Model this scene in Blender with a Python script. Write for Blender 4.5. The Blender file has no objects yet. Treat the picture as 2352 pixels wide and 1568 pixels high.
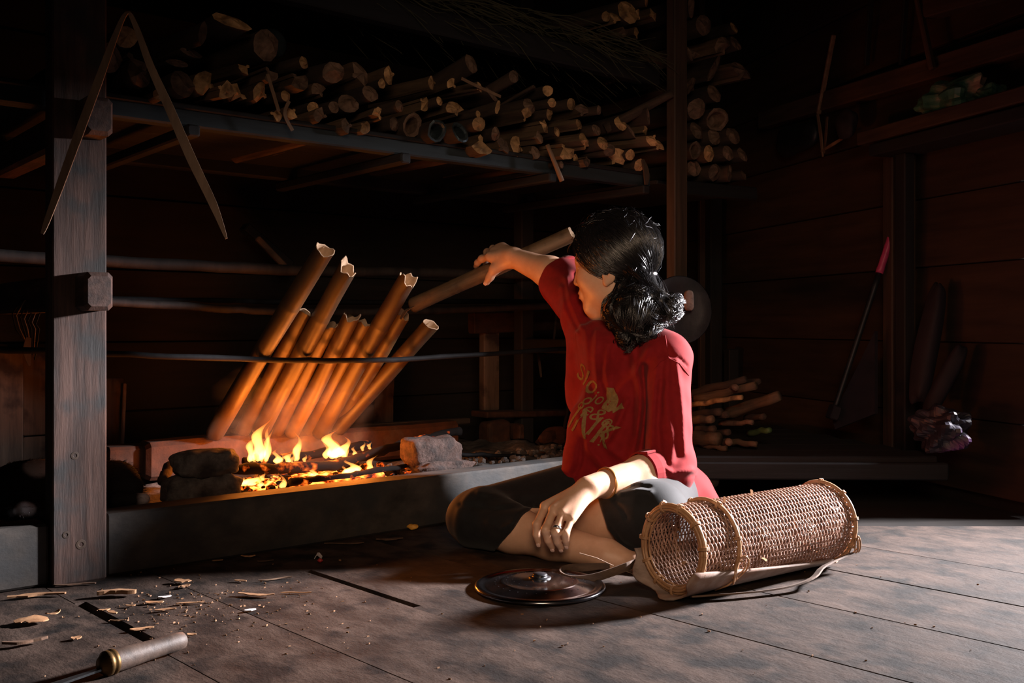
import bpy, math, random
import numpy as np
from mathutils import Vector, Matrix
from mathutils.bvhtree import BVHTree
random.seed(11)
rng = np.random.default_rng(11)
scene = bpy.context.scene
col = scene.collection
V = Vector
PI = math.pi

# ------------------------------------------------------------------ camera
F, CX, HY, CAMH = 2287.0, 1176.0, 750.0, 0.5      # focal length in px, principal column, horizon row, lens height
cd = bpy.data.cameras.new('camera'); cam = bpy.data.objects.new('camera', cd); col.objects.link(cam)
cam.location = (0, 0, CAMH); cam.rotation_euler = (PI/2, 0, 0)
cd.sensor_width = 36.0; cd.lens = F/2352*36.0; cd.shift_y = -(784-HY)/2352
cd.clip_start = .05; cd.clip_end = 60
scene.camera = cam

# ------------------------------------------------------------------ view, world, lights
scene.view_settings.view_transform = 'Standard'; scene.view_settings.look = 'None'
scene.view_settings.exposure = 0.0; scene.view_settings.gamma = 1.0
scene.view_settings.use_curve_mapping = False
w = bpy.data.worlds.new('night_sky'); scene.world = w; w.use_nodes = True
w.node_tree.nodes['Background'].inputs[0].default_value = (.30, .36, .62, 1)
w.node_tree.nodes['Background'].inputs[1].default_value = .004

def look_at(o, tgt):
    o.rotation_euler = (V(tgt)-o.location).to_track_quat('-Z', 'Y').to_euler()
def area(name, loc, tgt, size, power, colr, spread=PI):
    d = bpy.data.lights.new(name, 'AREA'); d.shape = 'RECTANGLE'; d.size, d.size_y = size
    d.energy = power; d.color = colr; d.spread = spread
    o = bpy.data.objects.new(name, d); col.objects.link(o); o.location = loc; look_at(o, tgt); return o
def point(name, loc, power, colr, r=.04):
    d = bpy.data.lights.new(name, 'POINT'); d.energy = power; d.color = colr; d.shadow_soft_size = r
    o = bpy.data.objects.new(name, d); col.objects.link(o); o.location = loc; return o
# unseen key lamp beyond the frame at right, its beam narrowed below the shelf
area('side_lamp', (2.60, 2.92, 1.16), (0.52, 2.16, .24), (.24, .24), 66, (1.0, .95, .98), math.radians(56))
# weak warm fill added behind the viewer, narrowed onto the woman
area('fill_light', (.15, -.2, 1.15), (.25, 2.4, .45), (.6, .6), 2.6, (1.0, .69, .46), math.radians(52))
FIRE = (1.0, .235, .024)

# ------------------------------------------------------------------ frames of reference
def P(x, y, Y): return V(((x-CX)/F*Y, Y, CAMH-(y-HY)/F*Y))
def FLR(x, y, z=0.0):
    Y = (CAMH-z)*F/(y-HY); return V(((x-CX)/F*Y, Y, z))
Uv = V((.768, .641, 0)).normalized(); Nv = V((-.641, .768, 0)).normalized(); Zv = V((0, 0, 1))
O0 = V((-.81, 1.989, 0))
def H(s, d, z): return O0+Uv*s+Nv*d+Zv*z                 # along the hearth, into the hearth, up
def HP(x, y, d):
    r = (x-CX)/F; ox = O0.x+Nv.x*d; oy = O0.y+Nv.y*d
    s = (r*oy-ox)/(Uv.x-r*Uv.y); Y = oy+Uv.y*s
    return P(x, y, Y)
def sd(p):
    q = p-O0; return q.dot(Uv), q.dot(Nv)
Wv = V((.283, -.959, 0)).normalized(); W0 = V((.998, 4.62, 0)); Wn = V((-.959, -.283, 0)).normalized()
def WP(x, y, off=0.0):                                    # pixel on the right wall plane
    q = W0+Wn*off; r = (x-CX)/F
    t = (r*q.y-q.x)/(Wv.x-r*Wv.y); return P(x, y, q.y+Wv.y*t)
def WT(t, z, off=0.0): return W0+Wv*t+Wn*off+Zv*z

# ------------------------------------------------------------------ object helpers
WM = {}
def link(name, data, parent=None, M=None):
    o = bpy.data.objects.new(name, data); col.objects.link(o)
    M = M if M is not None else Matrix.Identity(4)
    WM[o.name] = M.copy()
    if parent is not None:
        o.parent = parent; o.matrix_basis = WM[parent.name].inverted() @ M
    else:
        o.matrix_basis = M
    return o
def tag(o, label, cat=None, group=None, kind=None):
    if label: o['label'] = label
    if cat: o['category'] = cat
    if group: o['group'] = group
    if kind: o['kind'] = kind
    return o
def thing(name, label, cat, loc=(0, 0, 0), group=None):
    return tag(link(name, None, None, Matrix.Translation(V(loc))), label, cat, group)
def mesh(name, v, f, mat, smooth=False):
    me = bpy.data.meshes.new(name)
    v = np.asarray(v, dtype=np.float32)
    if isinstance(f, np.ndarray):
        n, k = f.shape
        me.vertices.add(len(v)); me.vertices.foreach_set('co', v.ravel())
        me.loops.add(n*k); me.loops.foreach_set('vertex_index', f.astype(np.int32).ravel())
        me.polygons.add(n); me.polygons.foreach_set('loop_start', np.arange(0, n*k, k, dtype=np.int32))
        me.update(calc_edges=True); me.validate()
    else:
        me.from_pydata(v.tolist(), [], f)
    if smooth: me.polygons.foreach_set('use_smooth', np.ones(len(me.polygons), dtype=bool))
    for m in (mat if isinstance(mat, (list, tuple)) else [mat]): me.materials.append(m)
    me.update(); return me
def mk(name, v, f, mat, parent=None, M=None, smooth=False):
    return link(name, mesh(name, v, f, mat, smooth), parent, M)
def mkw(name, v, f, mat, parent=None, base=None, smooth=False):
    """vertices given in world space; the origin is put at base (default: bottom centre)"""
    v = np.asarray(v, dtype=float)
    if base is None:
        if parent is not None: base = WM[parent.name].translation
        else: base = V(((v[:, 0].min()+v[:, 0].max())/2, (v[:, 1].min()+v[:, 1].max())/2, v[:, 2].min()))
    base = V(base)
    return mk(name, v-np.array(base), f, mat, parent, Matrix.Translation(base), smooth)
def frameM(o, x, y, z):
    m = Matrix.Identity(4)
    for i, a in enumerate((x, y, z)):
        for r in range(3): m[r][i] = a[r]
    for r in range(3): m[r][3] = o[r]
    return m
def basis(z, up=Zv):
    z = V(z).normalized(); up = V(up)
    if abs(z.dot(up)) > .98: up = V((1, 0, 0))
    x = up.cross(z).normalized(); y = z.cross(x).normalized(); return x, y, z

# ------------------------------------------------------------------ shapes
class MB:
    def __init__(self): self.v = []; self.f = []
    def add(self, v, f):
        n = len(self.v); self.v += [tuple(p) for p in v]; self.f += [tuple(i+n for i in q) for q in f]; return self
    def box(self, c, ax, dims, bev=0.0, jit=0.0):
        a, b, d = [V(t) for t in ax]; c = V(c); hx, hy, hz = [t/2 for t in dims]
        bev = min(bev, hx*.45, hy*.45, hz*.45)
        if bev <= 0:
            vs = [c+a*sx*hx+b*sy*hy+d*sz*hz for sx in (-1, 1) for sy in (-1, 1) for sz in (-1, 1)]
            fs = [(0, 1, 3, 2), (4, 6, 7, 5), (0, 4, 5, 1), (2, 3, 7, 6), (0, 2, 6, 4), (1, 5, 7, 3)]
            return self.add(vs, fs)
        # long axis a: chamfered ring section swept
        ring = [(hy-bev, hz), (hy, hz-bev), (hy, -hz+bev), (hy-bev, -hz), (-hy+bev, -hz), (-hy, -hz+bev), (-hy, hz-bev), (-hy+bev, hz)]
        vs = []; xs = [(-hx, 1-bev/max(hy, hz)), (-hx+bev, 1), (hx-bev, 1), (hx, 1-bev/max(hy, hz))]
        if jit:
            m = max(2, int((2*hx)/(.16))); xs = [xs[0]]+[(-hx+bev+(2*hx-2*bev)*i/m, 1+random.uniform(-jit, jit)) for i in range(m+1)]+[xs[-1]]
        for x, k in xs:
            for y, z in ring: vs.append(c+a*x+b*y*k+d*z*k)
        fs = [tuple(range(7, -1, -1)), tuple(range((len(xs)-1)*8, len(xs)*8))]
        for i in range(len(xs)-1):
            for j in range(8):
                q = (j+1) % 8; fs.append((i*8+j, i*8+q, i*8+8+q, i*8+8+j))
        return self.add(vs, fs)
    def tube(self, pts, r, sides=8, cap=True, flat=1.0, up=Zv):
        pts = [V(p) for p in pts]; n = len(pts)
        rs = r if isinstance(r, (list, tuple)) else [r]*n
        vs = []; prev = None
        for i, p in enumerate(pts):
            t = (pts[min(i+1, n-1)]-pts[max(i-1, 0)])
            if t.length < 1e-9: t = V((0, 0, 1))
            t.normalize()
            if prev is None: x, y, _ = basis(t, up)
            else:
                x = prev-t*prev.dot(t)
                if x.length < 1e-6: x, y, _ = basis(t, up)
                x.normalize(); y = t.cross(x)
            prev = x
            for j in range(sides):
                a = 2*PI*j/sides; vs.append(p+x*(math.cos(a)*rs[i])+y*(math.sin(a)*rs[i]*flat))
        fs = []
        for i in range(n-1):
            for j in range(sides):
                q = (j+1) % sides; fs.append((i*sides+j, i*sides+q, (i+1)*sides+q, (i+1)*sides+j))
        if cap:
            fs.append(tuple(range(sides-1, -1, -1))); fs.append(tuple((n-1)*sides+j for j in range(sides)))
        return self.add(vs, fs)
    def lathe(self, o, ax, prof, seg=24, phase=0.0, closed=False):
        """prof: list of (radius, height) along ax[2]"""
        x, y, z = [V(t) for t in ax]; o = V(o); vs = []
        for r, h in prof:
            for j in range(seg):
                a = 2*PI*j/seg+phase; vs.append(o+x*(r*math.cos(a))+y*(r*math.sin(a))+z*h)
        fs = []; m = len(prof)
        for i in range(m-1 if not closed else m):
            k = (i+1) % m
            for j in range(seg):
                q = (j+1) % seg; fs.append((i*seg+j, i*seg+q, k*seg+q, k*seg+j))
        return self.add(vs, fs)
    def ribbon(self, pts, wdir, width, thick, sm=4):
        pts = [V(p) for p in pts]; n = len(pts)
        wd = [V(q) for q in wdir] if isinstance(wdir, list) else [V(wdir)]*n
        ww = width if isinstance(width, list) else [width]*n
        if sm > 1 and n > 2:                                   # round the bends
            P2, D2, W2 = [], [], []
            for i in range(n-1):
                a, b, c, d = pts[max(i-1, 0)], pts[i], pts[i+1], pts[min(i+2, n-1)]
                for k in range(sm):
                    t = k/sm; P2.append(.5*((2*b)+(c-a)*t+(2*a-5*b+4*c-d)*t*t+(3*b-a-3*c+d)*t**3)); D2.append(wd[i].lerp(wd[i+1], t)); W2.append(ww[i]+(ww[i+1]-ww[i])*t)
            pts, wd, ww = P2+[pts[-1]], D2+[wd[-1]], W2+[ww[-1]]; n = len(pts)
        vs = []
        for i, p in enumerate(pts):
            t = (pts[min(i+1, n-1)]-pts[max(i-1, 0)]).normalized()
            wv = V(wd[i]); wv = (wv-t*wv.dot(t)).normalized(); nn = t.cross(wv).normalized()
            for a, b in ((1, 1), (1, -1), (-1, -1), (-1, 1)): vs.append(p+wv*(a*ww[i]/2)+nn*(b*thick/2))
        fs = [(3, 2, 1, 0), tuple((n-1)*4+j for j in range(4))]
        for i in range(n-1):
            for j in range(4):
                q = (j+1) % 4; fs.append((i*4+j, i*4+q, i*4+4+q, i*4+4+j))
        return self.add(vs, fs)
    def blob(self, c, ax, dims, pw=2.6, nz=.06, nu=20, nv=12, seed=0, freq=2.5):
        """superellipsoid with lumps"""
        a, b, d = [V(t) for t in ax]; c = V(c); rr = random.Random(seed)
        ph = [(rr.uniform(0, 6.3), rr.uniform(0, 6.3), rr.uniform(.6, 1.6)*freq, V((rr.gauss(0, 1), rr.gauss(0, 1), rr.gauss(0, 1))).normalized()) for _ in range(7)]
        e = 2.0/pw; sg = lambda t: math.copysign(abs(t)**e, t)
        def pt(u, v_):
            x = sg(math.cos(v_))*sg(math.cos(u)); y = sg(math.cos(v_))*sg(math.sin(u)); z = sg(math.sin(v_))
            n = V((x, y, z)); k = 1+nz*sum(math.sin(q[2]*n.dot(q[3])*2+q[0]) for q in ph)/2.5
            return c+a*(x*dims[0]/2*k)+b*(y*dims[1]/2*k)+d*(z*dims[2]/2*k)
        vs = [pt(0, -PI/2)]
        for i in range(1, nv):
            v_ = -PI/2+PI*i/nv
            for j in range(nu): vs.append(pt(-PI+2*PI*j/nu, v_))
        vs.append(pt(0, PI/2)); fs = []
        for j in range(nu): fs.append((0, 1+(j+1) % nu, 1+j))
        for i in range(nv-2):
            for j in range(nu):
                q = (j+1) % nu; fs.append((1+i*nu+j, 1+i*nu+q, 1+(i+1)*nu+q, 1+(i+1)*nu+j))
        L = len(vs)-1; s0 = 1+(nv-2)*nu
        for j in range(nu): fs.append((L, s0+j, s0+(j+1) % nu))
        return self.add(vs, fs)
    def build(self, name, mat, parent=None, base=None, smooth=False):
        return mkw(name, self.v, self.f, mat, parent, base, smooth)
AX = (V((1, 0, 0)), V((0, 1, 0)), V((0, 0, 1)))
def beam(name, p0, p1, wd, ht, mat, parent=None, up=Zv, bev=.004, jit=0.0):
    """squared timber from p0 to p1; local x runs along the grain"""
    p0, p1 = V(p0), V(p1); L = (p1-p0).length; x = (p1-p0)/L
    z = V(up)-x*V(up).dot(x); z.normalize(); y = z.cross(x)
    m = MB().box((0, 0, 0), AX, (L, wd, ht), bev, jit)
    return mk(name, m.v, m.f, mat, parent, frameM((p0+p1)/2, x, y, z))
def pole(name, p0, p1, r0, r1, mat, parent=None, sides=10, wob=.0, seg=10):
    p0, p1 = V(p0), V(p1); L = (p1-p0).length; x, y, z = basis(p1-p0)
    pts = []; rs = []
    for i in range(seg+1):
        t = i/seg; pts.append(V((random.uniform(-wob, wob) if 0 < i < seg else 0, random.uniform(-wob, wob) if 0 < i < seg else 0, L*t)))
        rs.append((r0+(r1-r0)*t)*(1+random.uniform(-.05, .05)*(1 if sides > 6 else 2.2)))
    m = MB().tube(pts, rs, sides)
    return mk(name, m.v, m.f, mat, parent, frameM(p0, x, y, z), smooth=sides > 6)
# ------------------------------------------------------------------ materials
def rgb(c): return (c[0], c[1], c[2], 1)
def pm(name, c1, c2, scale=(8, 8, 8), rough=.7, bump=.3, bdist=.004, metal=0.0, spot=None, spot_s=3.0, spot_amt=.5, vary=.0, detail=6, sss=0.0, spec=.5, fine=60, sheen=0.0, rvar=.0, bscale=1.0):
    m = bpy.data.materials.new(name); m.use_nodes = True; nt = m.node_tree; N = nt.nodes; L = nt.links
    b = N['Principled BSDF']; tc = N.new('ShaderNodeTexCoord'); mp = N.new('ShaderNodeMapping')
    mp.inputs['Scale'].default_value = scale; L.new(tc.outputs['Object'], mp.inputs['Vector'])
    vec = mp.outputs['Vector']
    oi = N.new('ShaderNodeObjectInfo')
    if vary:
        ad = N.new('ShaderNodeVectorMath'); ad.operation = 'ADD'
        sc = N.new('ShaderNodeMath'); sc.operation = 'MULTIPLY'; sc.inputs[1].default_value = 37.0
        L.new(oi.outputs['Random'], sc.inputs[0]); L.new(vec, ad.inputs[0]); L.new(sc.outputs[0], ad.inputs[1]); vec = ad.outputs[0]
    n1 = N.new('ShaderNodeTexNoise'); n1.inputs['Scale'].default_value = 1.0; n1.inputs['Detail'].default_value = detail; n1.inputs['Roughness'].default_value = .65
    L.new(vec, n1.inputs['Vector'])
    cr = N.new('ShaderNodeValToRGB'); cr.color_ramp.elements[0].position = .32; cr.color_ramp.elements[1].position = .70
    cr.color_ramp.elements[0].color = rgb(c1); cr.color_ramp.elements[1].color = rgb(c2)
    L.new(n1.outputs['Fac'], cr.inputs['Fac']); out = cr.outputs['Color']
    if spot is not None:
        n2 = N.new('ShaderNodeTexNoise'); n2.inputs['Scale'].default_value = spot_s; n2.inputs['Detail'].default_value = 5
        if vary: 
            a2 = N.new('ShaderNodeVectorMath'); a2.operation = 'ADD'; L.new(tc.outputs['Object'], a2.inputs[0]); L.new(sc.outputs[0], a2.inputs[1]); L.new(a2.outputs[0], n2.inputs['Vector'])
        else: L.new(tc.outputs['Object'], n2.inputs['Vector'])
        r2 = N.new('ShaderNodeValToRGB'); r2.color_ramp.elements[0].position = 1-spot_amt-.06; r2.color_ramp.elements[1].position = 1-spot_amt+.1
        L.new(n2.outputs['Fac'], r2.inputs['Fac'])
        mx = N.new('ShaderNodeMix'); mx.data_type = 'RGBA'; L.new(r2.outputs['Color'], mx.inputs['Factor'])
        L.new(out, mx.inputs['A']); mx.inputs['B'].default_value = rgb(spot); out = mx.outputs['Result']
    if vary:
        hs = N.new('ShaderNodeHueSaturation'); mr = N.new('ShaderNodeMapRange')
        mr.inputs['To Min'].default_value = 1-vary; mr.inputs['To Max'].default_value = 1+vary
        L.new(oi.outputs['Random'], mr.inputs['Value']); L.new(mr.outputs[0], hs.inputs['Value']); L.new(out, hs.inputs['Color']); out = hs.outputs['Color']
    L.new(out, b.inputs['Base Color'])
    b.inputs['Roughness'].default_value = rough; b.inputs['Metallic'].default_value = metal
    b.inputs['Specular IOR Level'].default_value = spec
    if rvar:
        mr2 = N.new('ShaderNodeMapRange'); mr2.inputs['To Min'].default_value = rough-rvar; mr2.inputs['To Max'].default_value = rough+rvar
        L.new(n1.outputs['Fac'], mr2.inputs['Value']); L.new(mr2.outputs[0], b.inputs['Roughness'])
    if sss: 
        b.inputs['Subsurface Weight'].default_value = sss; b.inputs['Subsurface Radius'].default_value = (.012, .005, .003)
    if sheen: b.inputs['Sheen Weight'].default_value = sheen
    if bump:
        n3 = N.new('ShaderNodeTexNoise'); n3.inputs['Scale'].default_value = bscale; n3.inputs['Detail'].default_value = 8; n3.inputs['Roughness'].default_value = .7
        L.new(vec, n3.inputs['Vector'])
        bp = N.new('ShaderNodeBump'); bp.inputs['Strength'].default_value = bump; bp.inputs['Distance'].default_value = bdist
        L.new(n3.outputs['Fac'], bp.inputs['Height']); L.new(bp.outputs['Normal'], b.inputs['Normal'])
    return m
def emis(name, ca, cb, sa, sb, scale=20.0, lo=.4, hi=.65, base=(.006, .0045, .004)):
    """charred surface with glowing patches"""
    m = bpy.data.materials.new(name); m.use_nodes = True; nt = m.node_tree; N = nt.nodes; L = nt.links
    b = N['Principled BSDF']; b.inputs['Base Color'].default_value = rgb(base); b.inputs['Roughness'].default_value = .95; b.inputs['Specular IOR Level'].default_value = .08
    tc = N.new('ShaderNodeTexCoord'); n1 = N.new('ShaderNodeTexNoise'); n1.inputs['Scale'].default_value = scale; n1.inputs['Detail'].default_value = 4
    L.new(tc.outputs['Object'], n1.inputs['Vector'])
    cr = N.new('ShaderNodeValToRGB'); e = cr.color_ramp.elements; e[0].position = lo; e[0].color = rgb(ca); e[1].position = hi; e[1].color = rgb(cb)
    L.new(n1.outputs['Fac'], cr.inputs['Fac']); L.new(cr.outputs['Color'], b.inputs['Emission Color'])
    mr = N.new('ShaderNodeMapRange'); mr.inputs['From Min'].default_value = lo; mr.inputs['From Max'].default_value = hi
    mr.inputs['To Min'].default_value = sa; mr.inputs['To Max'].default_value = sb; L.new(n1.outputs['Fac'], mr.inputs['Value'])
    L.new(mr.outputs[0], b.inputs['Emission Strength']); return m
def flame_mat():
    m = bpy.data.materials.new('flame'); m.use_nodes = True; nt = m.node_tree; N = nt.nodes; L = nt.links
    N.remove(N['Principled BSDF']); out = N['Material Output']
    tc = N.new('ShaderNodeTexCoord'); sp = N.new('ShaderNodeSeparateXYZ'); L.new(tc.outputs['Generated'], sp.inputs[0])
    cr = N.new('ShaderNodeValToRGB'); e = cr.color_ramp.elements
    e[0].position = .0; e[0].color = (1, .46, .10, 1); e[1].position = 1.0; e[1].color = (1, .25, .03, 1)
    x = cr.color_ramp.elements.new(.35); x.color = (1, .40, .09, 1)
    L.new(sp.outputs['Z'], cr.inputs['Fac'])
    mr = N.new('ShaderNodeMapRange'); mr.inputs['To Min'].default_value = 420; mr.inputs['To Max'].default_value = 70
    L.new(sp.outputs['Z'], mr.inputs['Value'])
    em = N.new('ShaderNodeEmission'); L.new(cr.outputs['Color'], em.inputs['Color']); L.new(mr.outputs[0], em.inputs['Strength'])
    L.new(em.outputs[0], out.inputs['Volume']); return m
def smoke_mat():
    m = bpy.data.materials.new('smoke'); m.use_nodes = True; nt = m.node_tree; N = nt.nodes; L = nt.links
    N.remove(N['Principled BSDF']); tc = N.new('ShaderNodeTexCoord'); n1 = N.new('ShaderNodeTexNoise'); n1.inputs['Scale'].default_value = 11; n1.inputs['Detail'].default_value = 3; n1.inputs['Distortion'].default_value = 1.2
    L.new(tc.outputs['Object'], n1.inputs['Vector'])
    mr = N.new('ShaderNodeMapRange'); mr.inputs['From Min'].default_value = .42; mr.inputs['From Max'].default_value = .72; mr.inputs['To Min'].default_value = .06; mr.inputs['To Max'].default_value = 1.1; L.new(n1.outputs['Fac'], mr.inputs['Value'])
    vs = N.new('ShaderNodeVolumeScatter'); vs.inputs['Color'].default_value = (.75, .72, .70, 1); L.new(mr.outputs[0], vs.inputs['Density'])
    L.new(vs.outputs[0], N['Material Output'].inputs['Volume']); return m
M = {}
M['smoke'] = smoke_mat()
G = (3, 45, 45)          # grain along local x
M['post'] = pm('weathered_post', (.022, .0105, .008), (.105, .053, .039), (5, 50, 50), .75, .6, .004, spot=(.026, .024, .024), spot_s=12, spot_amt=.45)
M['beam_dark'] = pm('smoked_beam', (.0035, .0035, .0045), (.011, .011, .014), G, .8, .4, .003, vary=.2)
M['beam_blue'] = pm('blue_grey_beam', (.008, .013, .018), (.022, .034, .044), (3, 30, 30), .75, .4, .003)
M['beam_brown'] = pm('brown_beam', (.030, .017, .011), (.080, .048, .031), (3, 40, 40), .75, .4, .003, vary=.25)
M['kerb'] = pm('kerb_timber', (.013, .011, .0095), (.064, .052, .044), (9, 22, 14), .75, .5, .004, spot=(.020, .021, .022), spot_s=10, spot_amt=.47)
M['floor'] = pm('floor_board', (.011, .0066, .0048), (.076, .0485, .0365), (9, 15, 15), .76, .8, .006, spot=(.009, .0065, .0055), spot_s=13, spot_amt=.45, vary=.10, rvar=.12, detail=10, spec=.22)
M['subfloor'] = pm('subfloor', (.008, .006, .005), (.02, .015, .012), (8, 8, 8), .95, .0)
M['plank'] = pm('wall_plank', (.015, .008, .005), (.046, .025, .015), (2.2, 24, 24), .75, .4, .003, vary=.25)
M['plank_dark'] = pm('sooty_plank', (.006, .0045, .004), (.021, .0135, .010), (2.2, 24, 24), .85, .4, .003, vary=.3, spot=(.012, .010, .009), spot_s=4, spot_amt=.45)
M['plank_old'] = pm('old_upright_plank', (.05, .030, .020), (.15, .095, .065), (2.5, 28, 28), .8, .4, .003, spot=(.03, .016, .012), spot_s=12, spot_amt=.42)
M['bark'] = pm('log_bark', (.018, .011, .008), (.060, .036, .024), (30, 30, 7), .9, .7, .006, vary=.35)
M['cut'] = pm('cut_wood', (.22, .118, .050), (.52, .31, .145), (40, 40, 40), .75, .6, .004, vary=.3, spot=(.11, .06, .03), spot_s=30, spot_amt=.42)
M['cut_dark'] = pm('grey_cut_wood', (.055, .032, .022), (.18, .108, .072), (40, 40, 40), .8, .6, .004, vary=.3)
M['split'] = pm('split_wood', (.045, .027, .016), (.15, .092, .053), (34, 34, 5), .8, .6, .005, vary=.35)
M['tinblue'] = pm('blue_grey_can', (.03, .045, .055), (.09, .12, .14), (20, 20, 20), .45, .2, .002, metal=.6)
M['bamboo'] = pm('scorched_bamboo', (.024, .012, .0045), (.086, .049, .014), (22, 22, 4), .5, .35, .003, vary=.22, spot=(.045, .022, .010), spot_s=16, spot_amt=.47, rvar=.1)
M['bamboo_pale'] = pm('bamboo_inside', (.34, .21, .12), (.58, .40, .26), (40, 40, 20), .7, .3, .002)
M['heldtube'] = pm('dry_bamboo', (.10, .06, .032), (.26, .165, .095), (26, 26, 3), .55, .35, .003, spot=(.06, .032, .018), spot_s=14, spot_amt=.42)
M['strip'] = pm('bamboo_strip', (.13, .075, .045), (.27, .17, .11), (30, 30, 6), .65, .3, .002)
M['stone'] = pm('hearth_stone', (.06, .052, .049), (.22, .195, .18), (34, 34, 34), .92, 1.0, .012, spot=(.03, .025, .024), spot_s=14, spot_amt=.46)
M['stone_red'] = pm('crusted_stone', (.03, .018, .014), (.16, .092, .075), (34, 34, 34), .92, 1.0, .014, spot=(.03, .02, .018), spot_s=16, spot_amt=.5)
M['brick'] = pm('clay_brick', (.018, .006, .002), (.066, .021, .0065), (22, 22, 22), .85, .5, .004, spot=(.06, .04, .035), spot_s=12, spot_amt=.36)
M['ash'] = pm('ash_bed', (.030, .024, .021), (.15, .125, .11), (22, 22, 22), .95, .9, .010, spot=(.012, .010, .009), spot_s=9, spot_amt=.46)
M['char'] = emis('charred_log', (.5, .03, .0), (1, .22, .02), 0.0, 2.2, 26, .56, .74)
M['charcoal'] = emis('charcoal', (.8, .05, .0), (1, .20, .015), 0.0, 3.2, 30, .53, .72)
M['ember'] = emis('ember_bed', (.9, .05, .002), (1, .34, .05), .10, 8.5, 34, .38, .70)
M['flame'] = flame_mat()
M['rod'] = pm('sooty_iron_rod', (.004, .004, .005), (.011, .011, .013), (30, 30, 30), .75, .3, .002, spec=.2)
M['sootpole'] = pm('sooty_pole', (.010, .008, .008), (.034, .026, .023), (30, 30, 5), .75, .4, .003, vary=.2)
M['skin'] = pm('skin', (.54, .315, .205), (.64, .39, .265), (24, 24, 24), .46, .10, .0012, sss=.12, spec=.4, bscale=10)
M['nail'] = pm('nail', (.70, .45, .37), (.76, .52, .44), (30, 30, 30), .25, 0)
M['lip'] = pm('lip', (.42, .15, .11), (.48, .19, .14), (60, 60, 60), .4, .1, .001)
M['shirt'] = pm('red_shirt', (.175, .0045, .0065), (.225, .007, .0095), (60, 60, 60), .85, .12, .0008, sheen=.04, spec=.2, bscale=8)
M['print'] = pm('shirt_print', (.15, .080, .020), (.23, .135, .040), (120, 120, 120), .8, .2, .001)
M['pants'] = pm('black_trousers', (.0042, .0042, .005), (.010, .010, .0115), (50, 50, 50), .8, .15, .001, sheen=.10, spec=.3, bscale=6)
M['hair'] = pm('black_hair', (.005, .0045, .0055), (.011, .010, .012), (50, 50, 50), .29, 0, spec=1.0)
M['haircap'] = pm('hair_under', (.0022, .002, .0022), (.004, .0035, .004), (90, 90, 20), .8, .5, .004, spec=.08)
M['tie'] = pm('hair_tie', (.45, .42, .48), (.6, .57, .63), (50, 50, 50), .5, .1, .001)
M['gold'] = pm('bangle', (.55, .25, .09), (.68, .33, .12), (30, 30, 30), .3, 0, metal=.75)
M['silver'] = pm('ring_silver', (.75, .75, .76), (.85, .85, .86), (30, 30, 30), .2, 0, metal=1)
M['wicker'] = pm('rattan_weave', (.20, .098, .068), (.56, .355, .275), (60, 60, 60), .45, .3, .001, spot=(.16, .075, .05), spot_s=30, spot_amt=.42)
M['wicker_in'] = pm('rattan_stake', (.16, .085, .06), (.30, .18, .13), (60, 60, 60), .6, .3, .001)
M['hoop'] = pm('rattan_hoop', (.28, .14, .068), (.50, .29, .155), (40, 40, 40), .42, .25, .001)
M['barkshell'] = pm('bark_sheet', (.15, .102, .082), (.37, .28, .235), (5, 26, 26), .8, .5, .003, spot=(.19, .105, .07), spot_s=16, spot_amt=.44)
M['barkrough'] = pm('bark_sheet_inside', (.12, .075, .055), (.25, .17, .13), (40, 40, 40), .9, .8, .004)
M['strap'] = pm('bark_strap', (.045, .024, .016), (.14, .085, .055), (8, 50, 50), .8, .5, .002)
M['steel'] = pm('lid_steel', (.20, .20, .22), (.34, .34, .37), (6, 6, 6), .20, .05, .001, metal=1, rvar=.06)
M['blackplastic'] = pm('black_knob', (.010, .010, .012), (.02, .02, .024), (20, 20, 20), .35, .1, .001)
M['handlewood'] = pm('knife_handle', (.035, .021, .015), (.115, .074, .055), (8, 40, 40), .6, .4, .003)
M['brass'] = pm('brass_ferrule', (.09, .05, .02), (.22, .13, .05), (30, 30, 30), .5, .2, .001, metal=.9)
M['blade'] = pm('knife_blade', (.05, .055, .06), (.14, .145, .15), (6, 30, 30), .32, .15, .001, metal=.9)
M['chip'] = pm('wood_chip', (.22, .10, .042), (.44, .235, .115), (40, 40, 40), .8, .4, .002, vary=.3)
M['chipdark'] = pm('dark_bark_chip', (.07, .036, .020), (.18, .095, .055), (40, 40, 40), .85, .5, .002, vary=.3)
M['paper'] = pm('paper_scrap', (.55, .5, .5), (.75, .7, .7), (30, 30, 30), .7, 0)
M['peel'] = pm('orange_peel', (.60, .26, .03), (.75, .38, .06), (60, 60, 60), .6, .3, .001)
M['redplastic'] = pm('red_plastic', (.45, .03, .03), (.55, .05, .05), (60, 60, 60), .4, 0)
M['pink'] = pm('pink_plastic', (.42, .045, .14), (.52, .07, .19), (20, 20, 20), .4, .1, .001)
M['darkpurple'] = pm('dark_cloth', (.006, .0045, .009), (.014, .010, .019), (20, 20, 20), .8, .4, .003)
M['greenbag'] = pm('printed_plastic_bag', (.025, .10, .075), (.10, .22, .15), (9, 9, 9), .3, .3, .003, spot=(.34, .22, .19), spot_s=9, spot_amt=.46)
M['palebag'] = pm('pale_plastic_bag', (.016, .014, .022), (.045, .040, .056), (9, 9, 9), .45, .4, .004, spot=(.16, .04, .20), spot_s=7, spot_amt=.38)
M['straw'] = pm('dry_grass', (.012, .014, .006), (.045, .040, .016), (30, 30, 30), .8, 0, vary=.2)
M['iron'] = pm('black_iron_pan', (.012, .014, .018), (.03, .034, .042), (18, 18, 18), .5, .4, .003, metal=.4)
M['greencloth'] = pm('green_stick', (.03, .07, .02), (.06, .12, .04), (20, 20, 20), .7, .2, .002)
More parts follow.
